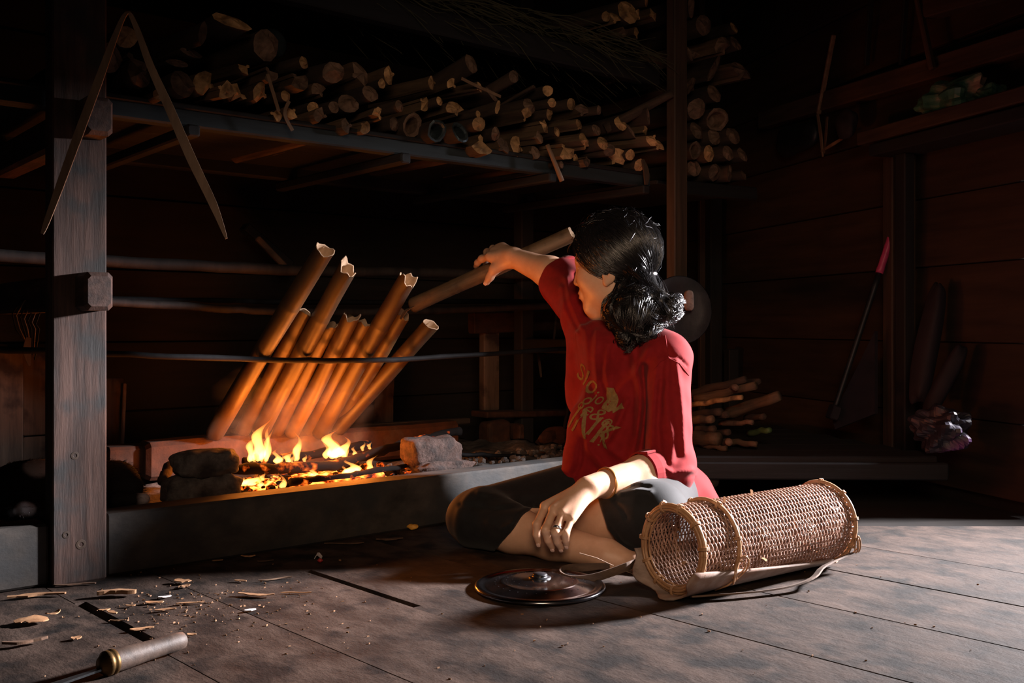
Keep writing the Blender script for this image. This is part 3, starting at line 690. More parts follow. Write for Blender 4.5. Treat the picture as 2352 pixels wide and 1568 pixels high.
# (x, y, radius px, kind, cut) of every end that shows on the lower shelf
S1 = [(250, 130, 34, 'r', 'cut_dark'), (290, 86, 24, 'r', 'cut'), (305, 138, 26, 's', 'cut_dark'), (366, 218, 14, 'r', 'cut'), (320, 170, 34, 'r', 'cut_dark'),
 (474, 193, 24, 's', 'cut'), (513, 205, 17, 's', 'cut'), (549, 218, 22, 's', 'cut'), (602, 216, 21, 's', 'cut'), (656, 221, 13, 'r', 'cut'), (718, 246, 12, 'r', 'cut'), (671, 257, 13, 's', 'cut'),
 (740, 265, 15, 's', 'cut_dark'), (767, 246, 14, 'r', 'cut_dark'), (734, 210, 18, 's', 'cut_dark'), (698, 144, 15, 'r', 'cut'), (765, 166, 25, 'r', 'cut_dark'), (820, 171, 26, 's', 'cut_dark'), (897, 172, 17, 's', 'cut'),
 (877, 192, 11, 'r', 'cut'), (917, 243, 14, 'r', 'cut_dark'), (870, 265, 15, 's', 'cut'), (836, 290, 15, 's', 'cut'), (905, 285, 17, 'r', 'cut_dark'), (947, 288, 27, 'h', 'cut_dark'),
 (618, 166, 18, 's', 'cut_dark'), (566, 155, 15, 's', 'cut'), (684, 182, 22, 's', 'cut_dark'), (440, 122, 24, 'b', 'cut_dark'), (408, 145, 20, 'b', 'cut_dark'), (532, 50, 34, 'b', 'cut'), (466, 76, 24, 'b', 'cut_dark'),
 (610, 104, 33, 'r', 'cut_dark'), (419, 193, 30, 'r', 'cut_dark'), (630, 262, 14, 's', 'cut'), (800, 238, 22, 'r', 'cut_dark'), (850, 215, 20, 'r', 'cut_dark'), (800, 288, 15, 's', 'cut_dark'),
 (1004, 300, 24, 'h', 'tinblue'), (1057, 304, 23, 'h', 'tinblue'), (1105, 326, 25, 's', 'cut'), (1190, 338, 20, 's', 'cut'), (1224, 350, 14, 's', 'cut_dark'), (1154, 337, 16, 's', 'cut_dark'), (1298, 343, 20, 's', 'cut'),
 (1322, 365, 12, 'r', 'cut'), (1348, 368, 12, 's', 'cut_dark'), (1414, 364, 19, 's', 'cut'), (1447, 356, 13, 'r', 'cut'), (1469, 379, 14, 'r', 'cut'), (1099, 285, 16, 'r', 'cut'), (1138, 307, 15, 'r', 'cut_dark'),
 (1279, 302, 12, 'r', 'cut'), (1234, 315, 13, 's', 'cut_dark'), (1342, 329, 20, 's', 'cut'), (1384, 329, 15, 'r', 'cut'), (1450, 301, 14, 'b', 'cut_dark'), (1511, 337, 13, 's', 'cut'), (1500, 318, 14, 's', 'cut'),
 (1045, 254, 18, 's', 'cut'), (972, 235, 17, 's', 'cut'), (1098, 262, 8, 'r', 'cut'), (1143, 246, 13, 'b', 'cut'), (1207, 268, 16, 's', 'cut'), (1246, 286, 16, 's', 'cut'), (1262, 260, 17, 'r', 'cut'),
 (1329, 290, 13, 's', 'cut'), (1425, 284, 17, 'r', 'cut'), (1370, 298, 13, 'r', 'cut_dark'), (1009, 232, 11, 'r', 'cut'), (1215, 243, 19, 'r', 'cut_dark'), (1268, 236, 11, 'r', 'cut'), (1312, 239, 13, 'r', 'cut'),
 (1337, 257, 15, 's', 'cut_dark'), (1376, 253, 11, 'r', 'cut_dark'), (1489, 268, 16, 'b', 'cut_dark'), (1082, 146, 22, 'r', 'cut_dark'), (1180, 176, 14, 'r', 'cut_dark'), (1226, 199, 11, 'b', 'cut_dark'),
 (1258, 208, 13, 'r', 'cut'), (994, 190, 13, 's', 'cut'), (1099, 202, 11, 's', 'cut'), (1130, 218, 19, 'b', 'cut_dark'), (1040, 195, 12, 's', 'cut'), (1480, 300, 12, 's', 'cut'), (1400, 345, 15, 'r', 'cut_dark'), (1290, 378, 9, 'r', 'cut_dark')]
def beam_y(x): return 272+(x-420)*.1155
rows = {}
for i, (x, y, r, kd, cm) in enumerate(S1):
    h = (beam_y(x)-y)/30.0; row = 0 if h < 1.1 else 1 if h < 2.2 else 2 if h < 3.4 else 3
    rows.setdefault(row, []).append((x, i))
RN = ['bottom row', 'second row', 'third row', 'top']; KD = {'r': 'round', 's': 'split', 'b': 'flat', 'h': 'hollow'}
info = {}
for rw, lst in rows.items():
    for n_, (x, i) in enumerate(sorted(lst, reverse=True)): info[i] = (RN[rw], n_+1)
for i, (x, y, r, kd, cm) in enumerate(S1):
    d_ = random.uniform(.02, .085); c = HP(x, y, d_); rad = r*c.y/F
    rn, no = info[i]; tone = {'cut': 'pale ended', 'cut_dark': 'dark', 'tinblue': 'blue grey'}[cm]
    lab = '%s %s firewood, %s from right, %s of lower shelf' % (tone, KD[kd], ORD[no], rn)
    dr = (Nv+Uv*random.uniform(-.13, .10)+Zv*random.uniform(-.005, .05))
    if (x, y) in ((1082, 146), (1180, 176), (1226, 199)): dr = Nv*.9-Uv*.15-Zv*.26
    log(c, dr, rad, random.uniform(.42, .6), kd, i, lab, 'firewood on the lower shelf', cm)
# pieces of their own on the shelf
b = HP(1390, 296, .12); t = HP(1543, 214, -.02)
tag(pole('long_billet', b, t, .017, .013, M['bark']), 'long reddish billet sticking up from the right end of the shelf', 'firewood')
b = HP(1257, 332, .02); t = HP(1291, 416, .0)
tag(pole('hanging_stick', b, t, .0065, .007, M['strip'], seg=5), 'short reddish stick hanging down over the shelf beam', 'stick')
m = MB(); p0 = HP(1478, 372, .06)
m.ribbon([HP(1476, 366, .05), HP(1482, 385, .045), HP(1485, 405, .045), HP(1484, 424, .05)], Uv, [.008, .02, .022, .010], .006)
tag(m.build('bark_slab', M['bark']), 'curved bark slab hanging at the right end of the shelf beam', 'bark')
for k, pts in enumerate(([(1150, 222), (1092, 196), (1060, 180)], [(614, 170), (628, 215), (640, 255)], [(664, 232), (654, 262), (672, 300)])):
    m = MB(); m.ribbon([HP(x, y, .02) for x, y in pts], Uv, .008, .002)
    tag(m.build('splinter', M['strip']), ('thin splinter across the logs in the middle of the shelf', 'curled bark splinter hanging over the left logs', 'dark curled splinter hanging over the shelf edge')[k], 'splinter')
# metal disc of a pot on the left of the shelf
c = HP(628, 100, .16); m = MB(); m.lathe(c, basis(-Nv), [(.0, .004), (.030, .004), (.036, .0), (.030, -.03)], 24)
tag(m.build('dented_pot', M['tinblue'], smooth=True), 'dented metal pot base among the upper left logs', 'pot')

# far rack right of the rear post
S2 = [(1597, 345, 20, 'h', 'cut_dark'), (1628, 353, 19, 'r', 'cut'), (1594, 386, 19, 'r', 'cut_dark'), (1641, 396, 19, 'r', 'cut_dark'), (1676, 398, 19, 'r', 'cut_dark'), (1708, 402, 12, 'r', 'cut_dark'),
      (1648, 275, 26, 'h', 'cut_dark'), (1684, 312, 20, 'r', 'cut_dark'), (1616, 58, 22, 'r', 'cut_dark'), (1588, 14, 20, 'b', 'cut_dark'), (1686, 64, 14, 'r', 'cut'), (1582, 118, 20, 's', 'cut_dark'), (1600, 124, 12, 's', 'cut_dark'),
      (1640, 158, 28, 'b', 'cut_dark'), (1590, 200, 16, 's', 'cut_dark'), (1690, 100, 18, 'r', 'cut_dark'), (1660, 110, 20, 's', 'cut_dark'), (1640, 215, 20, 'r', 'cut_dark'), (1700, 170, 22, 's', 'cut_dark'), (1705, 355, 16, 'r', 'cut_dark'), (1672, 352, 18, 'r', 'cut_dark'), (1600, 250, 22, 'r', 'cut_dark'), (1600, 300, 20, 'r', 'cut_dark'), (1640, 315, 20, 'r', 'cut_dark')]
for i, (x, y, r, kd, cm) in enumerate(sorted(S2, key=lambda t: -t[1])):
    c = HP(x, y, .12+random.uniform(-.03, .03)); lab = '%s %s log, %s upwards in the rack right of the rear post' % ('pale ended' if cm == 'cut' else 'dim', KD[kd], ORD[i+1])
    log(c, Nv+Uv*random.uniform(-.05, .05), r*c.y/F, .42, kd, 200+i, lab, 'logs in the far rack', cm)
# upper shelf: cut logs and straw
S3 = [(1442, 28, 28, 'r', 'cut'), (1392, 38, 12, 'r', 'cut'), (1412, 46, 14, 's', 'cut'), (1466, 38, 12, 's', 'cut'), (1496, 35, 16, 's', 'cut'), (1462, 80, 14, 's', 'cut'), (1485, 3, 12, 'r', 'cut'), (1432, 70, 12, 's', 'cut_dark')]
for i, (x, y, r, kd, cm) in enumerate(sorted(S3, key=lambda t: -t[0])):
    c = HP(x, y, .12); log(c, Nv-Uv*.1, r*c.y/F, .4, kd, 300+i, '%s %s log, %s from right in the small upper shelf pile' % ('pale ended' if cm == 'cut' else 'dark', KD[kd], ORD[i+1]), 'logs on the upper shelf', cm)
m = MB()
for k in range(520):
    s_ = random.uniform(.55, 1.62); b = H(s_, random.uniform(.12, .45), 1.348+random.uniform(.0, .07))
    L = random.uniform(.12, .28); dr = (Uv*random.uniform(.3, 1.0)-Nv*random.uniform(.1, .8)-Zv*random.uniform(-.1, .25)).normalized()
    pts = [b+dr*(L*t)-Zv*(.09*t*t*random.uniform(.3, 1)) for t in (0, .35, .7, 1.0)]
    m.tube(pts, [.0022, .002, .0016, .0006], 3, False)
tag(m.build('straw_heap', M['straw']), 'heap of dry grass spilling over the upper shelf beam', 'straw', kind='stuff')
# bent bamboo strip over a log end at the top left
for nm in (0,):
    ap = HP(291, 30, -.06); l1 = [P(291, 30, 1.86), P(262, 90, 1.855), P(225, 190, 1.85), P(180, 310, 1.84), P(140, 420, 1.83), P(108, 508, 1.83), P(97, 537, 1.83)]
    r1 = [P(291, 30, 1.86), P(312, 60, 1.87), P(345, 150, 1.88), P(390, 250, 1.89), P(440, 365, 1.90), P(490, 470, 1.90), P(520, 548, 1.90)]
    m = MB(); m.ribbon(list(reversed(l1))+r1[1:], V((1, .15, 0)), [.005, .010, .014, .016, .015, .011, .006, .010, .014, .017, .018, .015, .004], .0035)
    tag(m.build('bamboo_strip', M['strip']), 'long bamboo strip folded over a log end, its two ends hanging down', 'bamboo strip')
# ------------------------------------------------------------------ implicit surfaces for bodies and cloth
def npv(p): return np.array([p[0], p[1], p[2]], dtype=float)
def cap(a, b, r0, r1=None, k=.02):
    return ('c', npv(a), npv(b), r0, r0 if r1 is None else r1, k)
def cone(a, b, r0, r1, k=.01, rnd=.006): return ('f', npv(a), npv(b), r0, r1, k, rnd)      # flat ended
def ell(c, ax, rad, k=.02):
    return ('e', npv(c), np.array([npv(t) for t in ax]), np.array(rad, float), k)
def sub(prim): return ('-',)+(prim,)
def pd(p, X):
    if p[0] == 'c':
        ab = p[2]-p[1]; t = np.clip((X-p[1])@ab/max(ab@ab, 1e-12), 0, 1)
        return np.linalg.norm(X-p[1]-t[:, None]*ab, axis=1)-(p[3]+(p[4]-p[3])*t)
    if p[0] == 'f':
        ab = p[2]-p[1]; L = math.sqrt(ab@ab); dr = ab/L; t = (X-p[1])@dr
        rad = np.linalg.norm(X-p[1]-t[:, None]*dr, axis=1); tt = np.clip(t/L, 0, 1)
        dx = rad-(p[3]+(p[4]-p[3])*tt)+p[6]; dy = np.abs(t-L/2)-L/2+p[6]
        return np.minimum(np.maximum(dx, dy), 0)+np.sqrt(np.maximum(dx, 0)**2+np.maximum(dy, 0)**2)-p[6]
    if p[0] == 'e':
        q = (X-p[1])@p[2].T; k0 = np.linalg.norm(q/p[3], axis=1); k1 = np.linalg.norm(q/p[3]**2, axis=1)
        return np.where(k1 > 1e-9, k0*(k0-1)/np.maximum(k1, 1e-9), -p[3].min())
def smin(a, b, k):
    h = np.clip(.5+.5*(b-a)/k, 0, 1); return b+(a-b)*h-k*h*(1-h)
def smax(a, b, k): return -smin(-a, -b, k)
def field(prims, X, sel=None):
    d = np.full(len(X), 1e3)
    for i, p in enumerate(prims):
        if sel is not None and not sel[i]: continue
        if p[0] == '-': d = smax(d, -pd(p[1], X), p[1][-1] if p[1][0] == 'e' else p[1][5])
        else:
            k = p[5] if p[0] in 'cf' else p[4]
            d = smin(d, pd(p, X), k)
    return d
def sdf_mesh(prims, h, post=None, B=8, pad=.02):
    lo = np.full(3, 1e9); hi = -lo
    for p in prims:
        if p[0] == '-': continue
        if p[0] in 'cf':
            r = max(p[3], p[4]); lo = np.minimum(lo, np.minimum(p[1], p[2])-r); hi = np.maximum(hi, np.maximum(p[1], p[2])+r)
        else: r = p[3].max(); lo = np.minimum(lo, p[1]-r); hi = np.maximum(hi, p[1]+r)
    lo -= pad; hi += pad; S = h*B
    nb = np.ceil((hi-lo)/S).astype(int)
    I = np.stack(np.meshgrid(*[np.arange(n) for n in nb], indexing='ij'), -1).reshape(-1, 3)
    C = lo+(I+.5)*S
    D = np.stack([pd(p[1] if p[0] == '-' else p, C) for p in prims])
    pos = np.array([p[0] != '-' for p in prims])
    dm = D[pos].min(0); keep = dm < .87*S+.05
    I = I[keep]; C = C[keep]; D = D[:, keep]; dm = dm[keep]
    f0 = field(prims, C)
    kp = np.abs(f0) < S*1.25+pad*.5; I = I[kp]; D = D[:, kp]; dm = dm[kp]
    g = np.stack(np.meshgrid(*[np.arange(B+1)]*3, indexing='ij'), -1).reshape(-1, 3)
    off = np.array([(a, b, c) for a in (0, 1) for b in (0, 1) for c in (0, 1)])
    nx, ny, nz = (nb*B+2); key = lambda ix: (ix[..., 0].astype(np.int64)*ny+ix[..., 1])*nz+ix[..., 2]
    CK, CV, EK = [], [], []
    for bi in range(len(I)):
        base = I[bi]*B; X = lo+(base+g)*h
        sel = np.where(pos, D[:, bi] < dm[bi]+1.74*S+.05, D[:, bi] < S+.03)
        d = field(prims, X, sel)
        if post is not None: d = post(X, d)
        if d.min() > 0 or d.max() < 0: continue
        d = d.reshape(B+1, B+1, B+1)
        cs = np.stack([d[a:a+B, b:b+B, c:c+B] for a, b, c in off], -1).reshape(-1, 8)
        mixd = (cs.min(1) < 0) & (cs.max(1) >= 0)
        if mixd.any():
            idx = np.argwhere(mixd.reshape(B, B, B)); v = cs[mixd]; acc = np.zeros((len(idx), 3)); cnt = np.zeros(len(idx))
            for e in range(3):
                for a in range(8):
                    b = a | (4 >> e)
                    if b == a: continue
                    va, vb = v[:, a], v[:, b]; cr = (va < 0) != (vb < 0); t = np.where(cr, va/np.where(cr, va-vb, 1), 0)
                    pt = off[a]+t[:, None]*(off[b]-off[a]); acc += np.where(cr[:, None], pt, 0); cnt += cr
            CK.append(key(idx+base)); CV.append(lo+(base+idx+acc/cnt[:, None])*h)
        for e in range(3):
            sl = [slice(0, B)]*3; s2 = list(sl); s2[e] = slice(1, B+1)
            a = d[tuple(sl)]; b = d[tuple(s2)]; cr = np.argwhere((a < 0) != (b < 0))
            if len(cr):
                sg = a[cr[:, 0], cr[:, 1], cr[:, 2]] < 0
                EK.append(np.column_stack([cr+base, np.full(len(cr), e), sg]))
    CK = np.concatenate(CK); CV = np.concatenate(CV); o = np.argsort(CK); CK = CK[o]; CV = CV[o]
    E = np.concatenate(EK); F_ = []
    for e in range(3):
        q = E[E[:, 3] == e]; u, w_ = (e+1) % 3, (e+2) % 3; ids = []
        for du, dw in ((0, 0), (-1, 0), (-1, -1), (0, -1)):
            ix = q[:, :3].copy(); ix[:, u] += du; ix[:, w_] += dw; kk = key(ix); j = np.searchsorted(CK, kk); j = np.minimum(j, len(CK)-1)
            ids.append(np.where(CK[j] == kk, j, -1))
        ids = np.stack(ids, 1); ok = (ids >= 0).all(1); ids = ids[ok]; s_ = q[ok, 4] == 1
        F_.append(np.where(s_[:, None], ids, ids[:, ::-1]))
    F_ = np.concatenate(F_)
    return CV, F_
# ------------------------------------------------------------------ the seated woman
C = P(1409, 606, 2.45)
th, pt = math.radians(20), math.radians(6)
f0 = V((-math.cos(th), math.sin(th), 0)); hf = f0*math.cos(pt)-Zv*math.sin(pt); hu = f0*math.sin(pt)+Zv*math.cos(pt); hl = hu.cross(hf)
HA = (hf, hl, hu)
def HL(f, l, u): return C+hf*f+hl*l+hu*u
tf = V((-.72, -.69, 0)).normalized(); tl = Zv.cross(tf)
PV0, NB = V((.325, 2.47, .10)), V((.282, 2.45, .475))
def T(f, l, z):
    t = (z-.10)/.375; c = PV0.lerp(NB, t); return V((c.x, c.y, z))+tf*f+tl*l
TA_ = (tf, tl, Zv)
SH_L, EL_L, WR_L = P(1530, 822, 2.34), P(1536, 1072, 2.28), P(1352, 1120, 2.115)
SH_R, EL_R, WR_R = P(1352, 722, 2.56), P(1300, 641, 2.75), P(1181, 592, 2.85)
HIP_R, KR, AR = V((.255, 2.53, .095)), P(1088, 1190, 2.27), P(1392, 1275, 2.075)
HIP_L, KL, AL = V((.375, 2.41, .09)), P(1500, 1187, 2.12), P(1195, 1215, 2.31)
root = thing('person', 'woman in a red shirt and black trousers sitting cross-legged, holding out a bamboo tube', 'person', (T(0, 0, .1).x, T(0, 0, .1).y, 0))
B_ = []
# head
B_ += [ell(HL(-.012, 0, .030), HA, (.093, .073, .086), .02), ell(HL(.034, 0, -.030), HA, (.056, .062, .084), .03),
       ell(HL(.050, 0, .034), HA, (.034, .058, .045), .02), cap(HL(.028, 0, -.072), HL(.058, 0, -.098), .034, .024, .03), ell(HL(.008, .040, -.062), HA, (.034, .022, .034), .03), ell(HL(.008, -.040, -.062), HA, (.034, .022, .034), .03),
       ell(HL(.067, 0, -.103), HA, (.016, .020, .015), .014), ell(HL(.054, .036, -.030), HA, (.030, .026, .028), .02), ell(HL(.054, -.036, -.030), HA, (.030, .026, .028), .02),
       cap(HL(.076, .036, .016), HL(.083, .008, .014), .009, .009, .014), cap(HL(.076, -.036, .016), HL(.083, -.008, .014), .009, .009, .014),
       sub(ell(HL(.094, .033, -.004), HA, (.014, .016, .009), .010)), sub(ell(HL(.094, -.033, -.004), HA, (.014, .016, .009), .010)),
       cap(HL(.084, 0, .004), HL(.0965, 0, -.034), .0075, .0095, .012), ell(HL(.090, .0115, -.038), HA, (.009, .0065, .0065), .006), ell(HL(.090, -.0115, -.038), HA, (.009, .0065, .0065), .006),
       ell(HL(.082, 0, -.066), HA, (.010, .024, .016), .010), ell(HL(.0865, 0, -.061), HA, (.0085, .020, .0055), .004), ell(HL(.0855, 0, -.0725), HA, (.0085, .017, .006), .004)]
for sgn in (1, -1):
    ea = (hf*math.cos(.3)+hu*math.sin(.3)*-1, hl, hu*math.cos(.3)+hf*math.sin(.3))
    B_ += [ell(HL(-.004, .072*sgn, -.022), HA, (.019, .009, .031), .004), sub(ell(HL(.002, .082*sgn, -.020), HA, (.008, .008, .016), .003)), ell(HL(.004, .072*sgn, -.047), HA, (.009, .007, .011), .004)]
# neck, trunk
B_ += [cap(HL(-.040, 0, -.045), NB-tf*.01, .047, .052, .010), cap(NB, T(0, 0, .30), .07, .09, .05), cap(T(.01, .05, .30), T(.01, -.05, .30), .085, .085, .05), cap(T(0, 0, .28), T(0, 0, .12), .095, .105, .05)]
# left arm and hand
ed = (WR_L-EL_L)
B_ += [cap(NB+tl*.03, SH_L, .045, .046, .03), cap(SH_L, EL_L, .044, .038, .02), cap(EL_L, EL_L+ed*.35, .038, .0395, .02), cap(EL_L+ed*.35, WR_L, .0385, .0255, .02)]
mcp = [P(1252, 1163, 2.085), P(1272, 1170, 2.062), P(1292, 1179, 2.048), P(1312, 1192, 2.042)]
for m_, rr_ in zip(mcp, (.0118, .0118, .0114, .0108)): B_.append(cap(WR_L+(m_-WR_L)*.10, m_, .0185, rr_, .012))
B_.append(ell(WR_L+V((.008, -.016, .004)), AX, (.012, .008, .010), .012))
fing_L = [[mcp[0], P(1233, 1204, 2.058), P(1232, 1228, 2.056), P(1237, 1246, 2.062)],
          [mcp[1], P(1253, 1216, 2.030), P(1259, 1241, 2.036), P(1268, 1257, 2.048)],
          [mcp[2], P(1276, 1223, 2.018), P(1280, 1244, 2.026), P(1288, 1258, 2.038)],
          [mcp[3], P(1299, 1226, 2.016), P(1300, 1240, 2.019), P(1302, 1251, 2.026)]]
def finger(ch, r, k=.006):
    out = []
    for i in range(3): out.append(cap(ch[i], ch[i+1], r*(1.0, .98, .90)[i], r*(.98, .90, .76)[i], k))
    out.append(ell(ch[1], AX, (r*1.10,)*3, .004)); return out
for ch, r in zip(fing_L, (.0086, .0089, .0087, .0079)): B_ += finger(ch, r, .0022)
thumb_L = [P(1320, 1152, 2.135), P(1290, 1176, 2.13), P(1272, 1200, 2.115), P(1264, 1218, 2.105)]
B_ += finger(thumb_L, .0105, .010)
# right arm and hand round the tube
ed2 = WR_R-EL_R
B_ += [cap(NB-tl*.03, SH_R, .045, .046, .03), cap(SH_R, EL_R, .046, .042, .02), cap(EL_R, EL_R+ed2*.3, .0425, .0435, .02), cap(EL_R+ed2*.3, WR_R, .043, .0285, .02)]
mr = [P(1126, 590, 2.878), P(1134, 579, 2.898), P(1144, 571, 2.914), P(1155, 566, 2.926)]
for m_, rr_ in zip(mr, (.0155, .0145, .014, .013)): B_.append(cap(WR_R+(m_-WR_R)*.06, m_, .0205, rr_, .016))
fr = [[mr[0], P(1107, 594, 2.905), P(1097, 603, 2.925), P(1093, 612, 2.945)], [mr[1], P(1119, 579, 2.945), P(1114, 596, 2.960), P(1116, 614, 2.955)],
      [mr[2], P(1132, 571, 2.962), P(1127, 589, 2.972), P(1129, 607, 2.964)], [mr[3], P(1147, 567, 2.968), P(1142, 583, 2.974), P(1143, 599, 2.966)]]
for ch, r in zip(fr, (.0104, .0104, .010, .009)): B_ += finger(ch, r)
th_R = [P(1158, 604, 2.858), P(1136, 618, 2.868), P(1126, 635, 2.878), P(1118, 648, 2.886)]
B_ += [cap(WR_R, th_R[1], .018, .0145, .016)]+finger(th_R, .0122, .010)
# legs
sR = AR-KR; sL = AL-KL
B_ += [cap(T(0, -.05, .12), HIP_R, .10, .08, .05), cap(HIP_R, KR, .074, .055, .03), cap(KR, KR+sR*.32, .052, .0495, .03), cap(KR+sR*.32, KR+sR*.62, .0495, .040, .02), cap(KR+sR*.62, AR, .040, .0305, .02),
       cap(T(0, .05, .12), HIP_L, .10, .08, .05), cap(HIP_L, KL, .074, .058, .03), cap(KL, KL+sL*.32, .053, .050, .03), cap(KL+sL*.32, KL+sL*.65, .050, .038, .02), cap(KL+sL*.65, AL, .038, .030, .02)]
# feet
hR = AR+V((.012, -.004, -.008)); bR = P(1452, 1290, 2.045)
B_ += [cap(AR, hR, .030, .029, .02), cap(hR, bR, .028, .022, .02), ell(AR+V((-.004, -.024, .004)), AX, (.011, .009, .011), .01)]
for i in range(5): B_.append(cap(bR+V((.0, .006, -.004))+V((0, .011, .002))*(i-1.5), P(1482, 1298, 2.03)+V((0, .0115, .003))*(i-1.5), .0095, .0075, .006))
bL = P(1140, 1222, 2.36)
B_ += [cap(AL, bL, .029, .021, .02)]
for i in range(5): B_.append(cap(bL+V((.0, .011, -.002))*(i-2), P(1112, 1226, 2.375)+V((0, .011, -.001))*(i-2), .009, .007, .006))
bv, bf = sdf_mesh(B_, .0033)
# relax slightly for a smooth skin
mkw('body', bv, bf, M['skin'], root, smooth=True)
for sgn in (1, -1): MB().blob(HL(.077, .0315*sgn, -.003), HA, (.012, .024, .010), 2, 0, 12, 8).build('eyelid', M['skin'], root, smooth=True)
for sgn in (1, -1): MB().tube([HL(.076, .050*sgn, .014), HL(.085, .034*sgn, .020), HL(.089, .014*sgn, .017)], [.0015, .003, .0025], 6).build('eyebrow', M['haircap'], root, smooth=True)
m = MB(); m.tube([HL(.0785, -.021, -.0665), HL(.090, -.009, -.0605), HL(.0945, 0, -.062), HL(.090, .009, -.0605), HL(.0785, .021, -.0665)], [.001, .0038, .0036, .0038, .001], 8)
m.build('upper_lip', M['lip'], root, smooth=True); m = MB(); m.tube([HL(.0785, -.020, -.0675), HL(.089, -.009, -.0725), HL(.0925, 0, -.0730), HL(.089, .009, -.0725), HL(.0785, .020, -.0675)], [.001, .0040, .0044, .0040, .001], 8)
m.build('lower_lip', M['lip'], root, smooth=True)
m = MB(); m.blob(HL(.0905, .0165, -.0365), HA, (.0025, .0025, .0025), 2, 0, 8, 6); m.build('nose_stud', M['silver'], root, smooth=True)
for ch, r in zip(fing_L, (.0086, .0089, .0087, .0079)):
    tip = ch[3]; dr = (ch[3]-ch[2]).normalized(); nn = V((-.35, -1, .0)); nn = (nn-dr*nn.dot(dr)).normalized(); sd_ = dr.cross(nn)
    MB().blob(tip+nn*r*.60+dr*r*.25, (dr, sd_, nn), (r*1.25, r*1.05, r*.42), 2.6, 0, 12, 8).build('nail', M['nail'], root, smooth=True)
tip = th_R[3]; dr = (th_R[3]-th_R[2]).normalized(); nn = V((-.2, -1, .1)); nn = (nn-dr*nn.dot(dr)).normalized()
MB().blob(tip+nn*.0065+dr*.003, (dr, dr.cross(nn), nn), (.013, .012, .005), 2.6, 0, 12, 8).build('nail', M['nail'], root, smooth=True)

# ---- shirt
fold = []   # (list of px points, amplitude m, width px)
fold += [([(1512, 826), (1500, 930), (1496, 1040)], .006, 8), ([(1534, 824), (1530, 920), (1545, 1020), (1542, 1060)], .006, 9), ([(1552, 830), (1566, 930), (1572, 1040)], .006, 8), ([(1520, 880), (1512, 980), (1520, 1060)], -.006, 8),
         ([(1490, 800), (1455, 860), (1405, 915), (1380, 940)], .006, 8), ([(1450, 800), (1470, 900), (1462, 1000), (1440, 1080)], .007, 10), ([(1478, 840), (1484, 940), (1470, 1040)], -.008, 9),
         ([(1372, 760), (1366, 820), (1372, 900)], .006, 7), ([(1398, 790), (1392, 850), (1400, 905)], .005, 7), ([(1345, 760), (1350, 850), (1340, 940)], .005, 8),
         ([(1440, 920), (1420, 970), (1392, 1015)], .009, 9), ([(1330, 960), (1352, 1030), (1392, 1080), (1430, 1100)], .007, 9), ([(1340, 1010), (1330, 1070), (1310, 1110)], -.007, 8), ([(1400, 1030), (1440, 1060), (1470, 1080)], .006, 9),
         ([(1500, 1060), (1545, 1085), (1590, 1080)], .006, 7), ([(1510, 1100), (1550, 1110), (1590, 1090)], -.003, 6),
         ([(1300, 640), (1310, 690), (1335, 750)], .005, 7), ([(1322, 630), (1325, 690), (1345, 735)], -.005, 7), ([(1290, 660), (1296, 710), (1325, 765)], .004, 6),
         ([(1516, 808), (1530, 815), (1560, 822), (1578, 840)], -.003, 3)]
def seg_d(px, py, pts):
    d = np.full(len(px), 1e9)
    for (x0, y0), (x1, y1) in zip(pts[:-1], pts[1:]):
        dx, dy = x1-x0, y1-y0; t = np.clip(((px-x0)*dx+(py-y0)*dy)/(dx*dx+dy*dy), 0, 1)
        d = np.minimum(d, np.hypot(px-x0-t*dx, py-y0-t*dy))
    return d
def shirt_post(X, d):
    px = CX+X[:, 0]/X[:, 1]*F; py = HY-(X[:, 2]-CAMH)/X[:, 1]*F
    q = 0
    for pts, a, wd in fold: q = q+a*np.exp(-(seg_d(px, py, pts)/wd)**2)
    d = d-q*1.15
    d = d-.0012*np.sin(X[:, 2]*95+X[:, 0]*40)*np.sin(X[:, 0]*60+X[:, 1]*30)
    return np.maximum(d, .004-X[:, 2])
eL = (WR_L-EL_L).normalized(); eR = ed2.normalized()
S_ = [ell(T(.0, 0, .345), TA_, (.108, .150, .15), .04), ell(T(-.012, 0, .425), TA_, (.082, .145, .062), .04), ell(T(.012, -.01, .21), TA_, (.128, .150, .14), .05), ell(T(.015, 0, .10), TA_, (.155, .165, .085), .05),
      cap(NB+tl*.05-Zv*.012, SH_L, .052, .056, .03), cap(NB-tl*.05-Zv*.012, SH_R, .052, .060, .03),
      cap(SH_L, EL_L, .0545, .056, .03), cap(EL_L, EL_L+eL*.045, .055, .048, .02), cap(EL_L+V((.012, .02, .0)), EL_L+V((.01, .03, -.045)), .045, .04, .03),
      cone(SH_R, EL_R+(EL_R-SH_R).normalized()*.004+eR*.01-Zv*.008, .064, .072, .03, .012), cap(SH_R-Zv*.03, T(.03, -.12, .33), .055, .06, .04),
      cap(P(1358, 970, 2.40), P(1316, 1106, 2.41), .055, .034, .05), cap(P(1354, 768, 2.50), P(1392, 815, 2.40), .042, .048, .03), cap(P(1366, 775, 2.43), P(1398, 802, 2.375), .040, .040, .025), ell(P(1575, 1128, 2.44), AX, (.065, .07, .045), .04), ell(P(1600, 1152, 2.42), AX, (.055, .05, .022), .03),
      sub(cap(EL_R+eR*.035, WR_R, .050, .045, .006)), cap(NB-tf*.01+Zv*.015, T(.03, -.03, .43), .060, .075, .03), sub(cap(P(1412, 818, 2.32), P(1412, 790, 2.32), .010, .016, .004)), sub(cap(EL_L+eL*.088, WR_L, .045, .04, .005))]
sv, sf = sdf_mesh(S_, .0036, shirt_post)
shirt = mkw('shirt', sv, sf, M['shirt'], root, smooth=True)
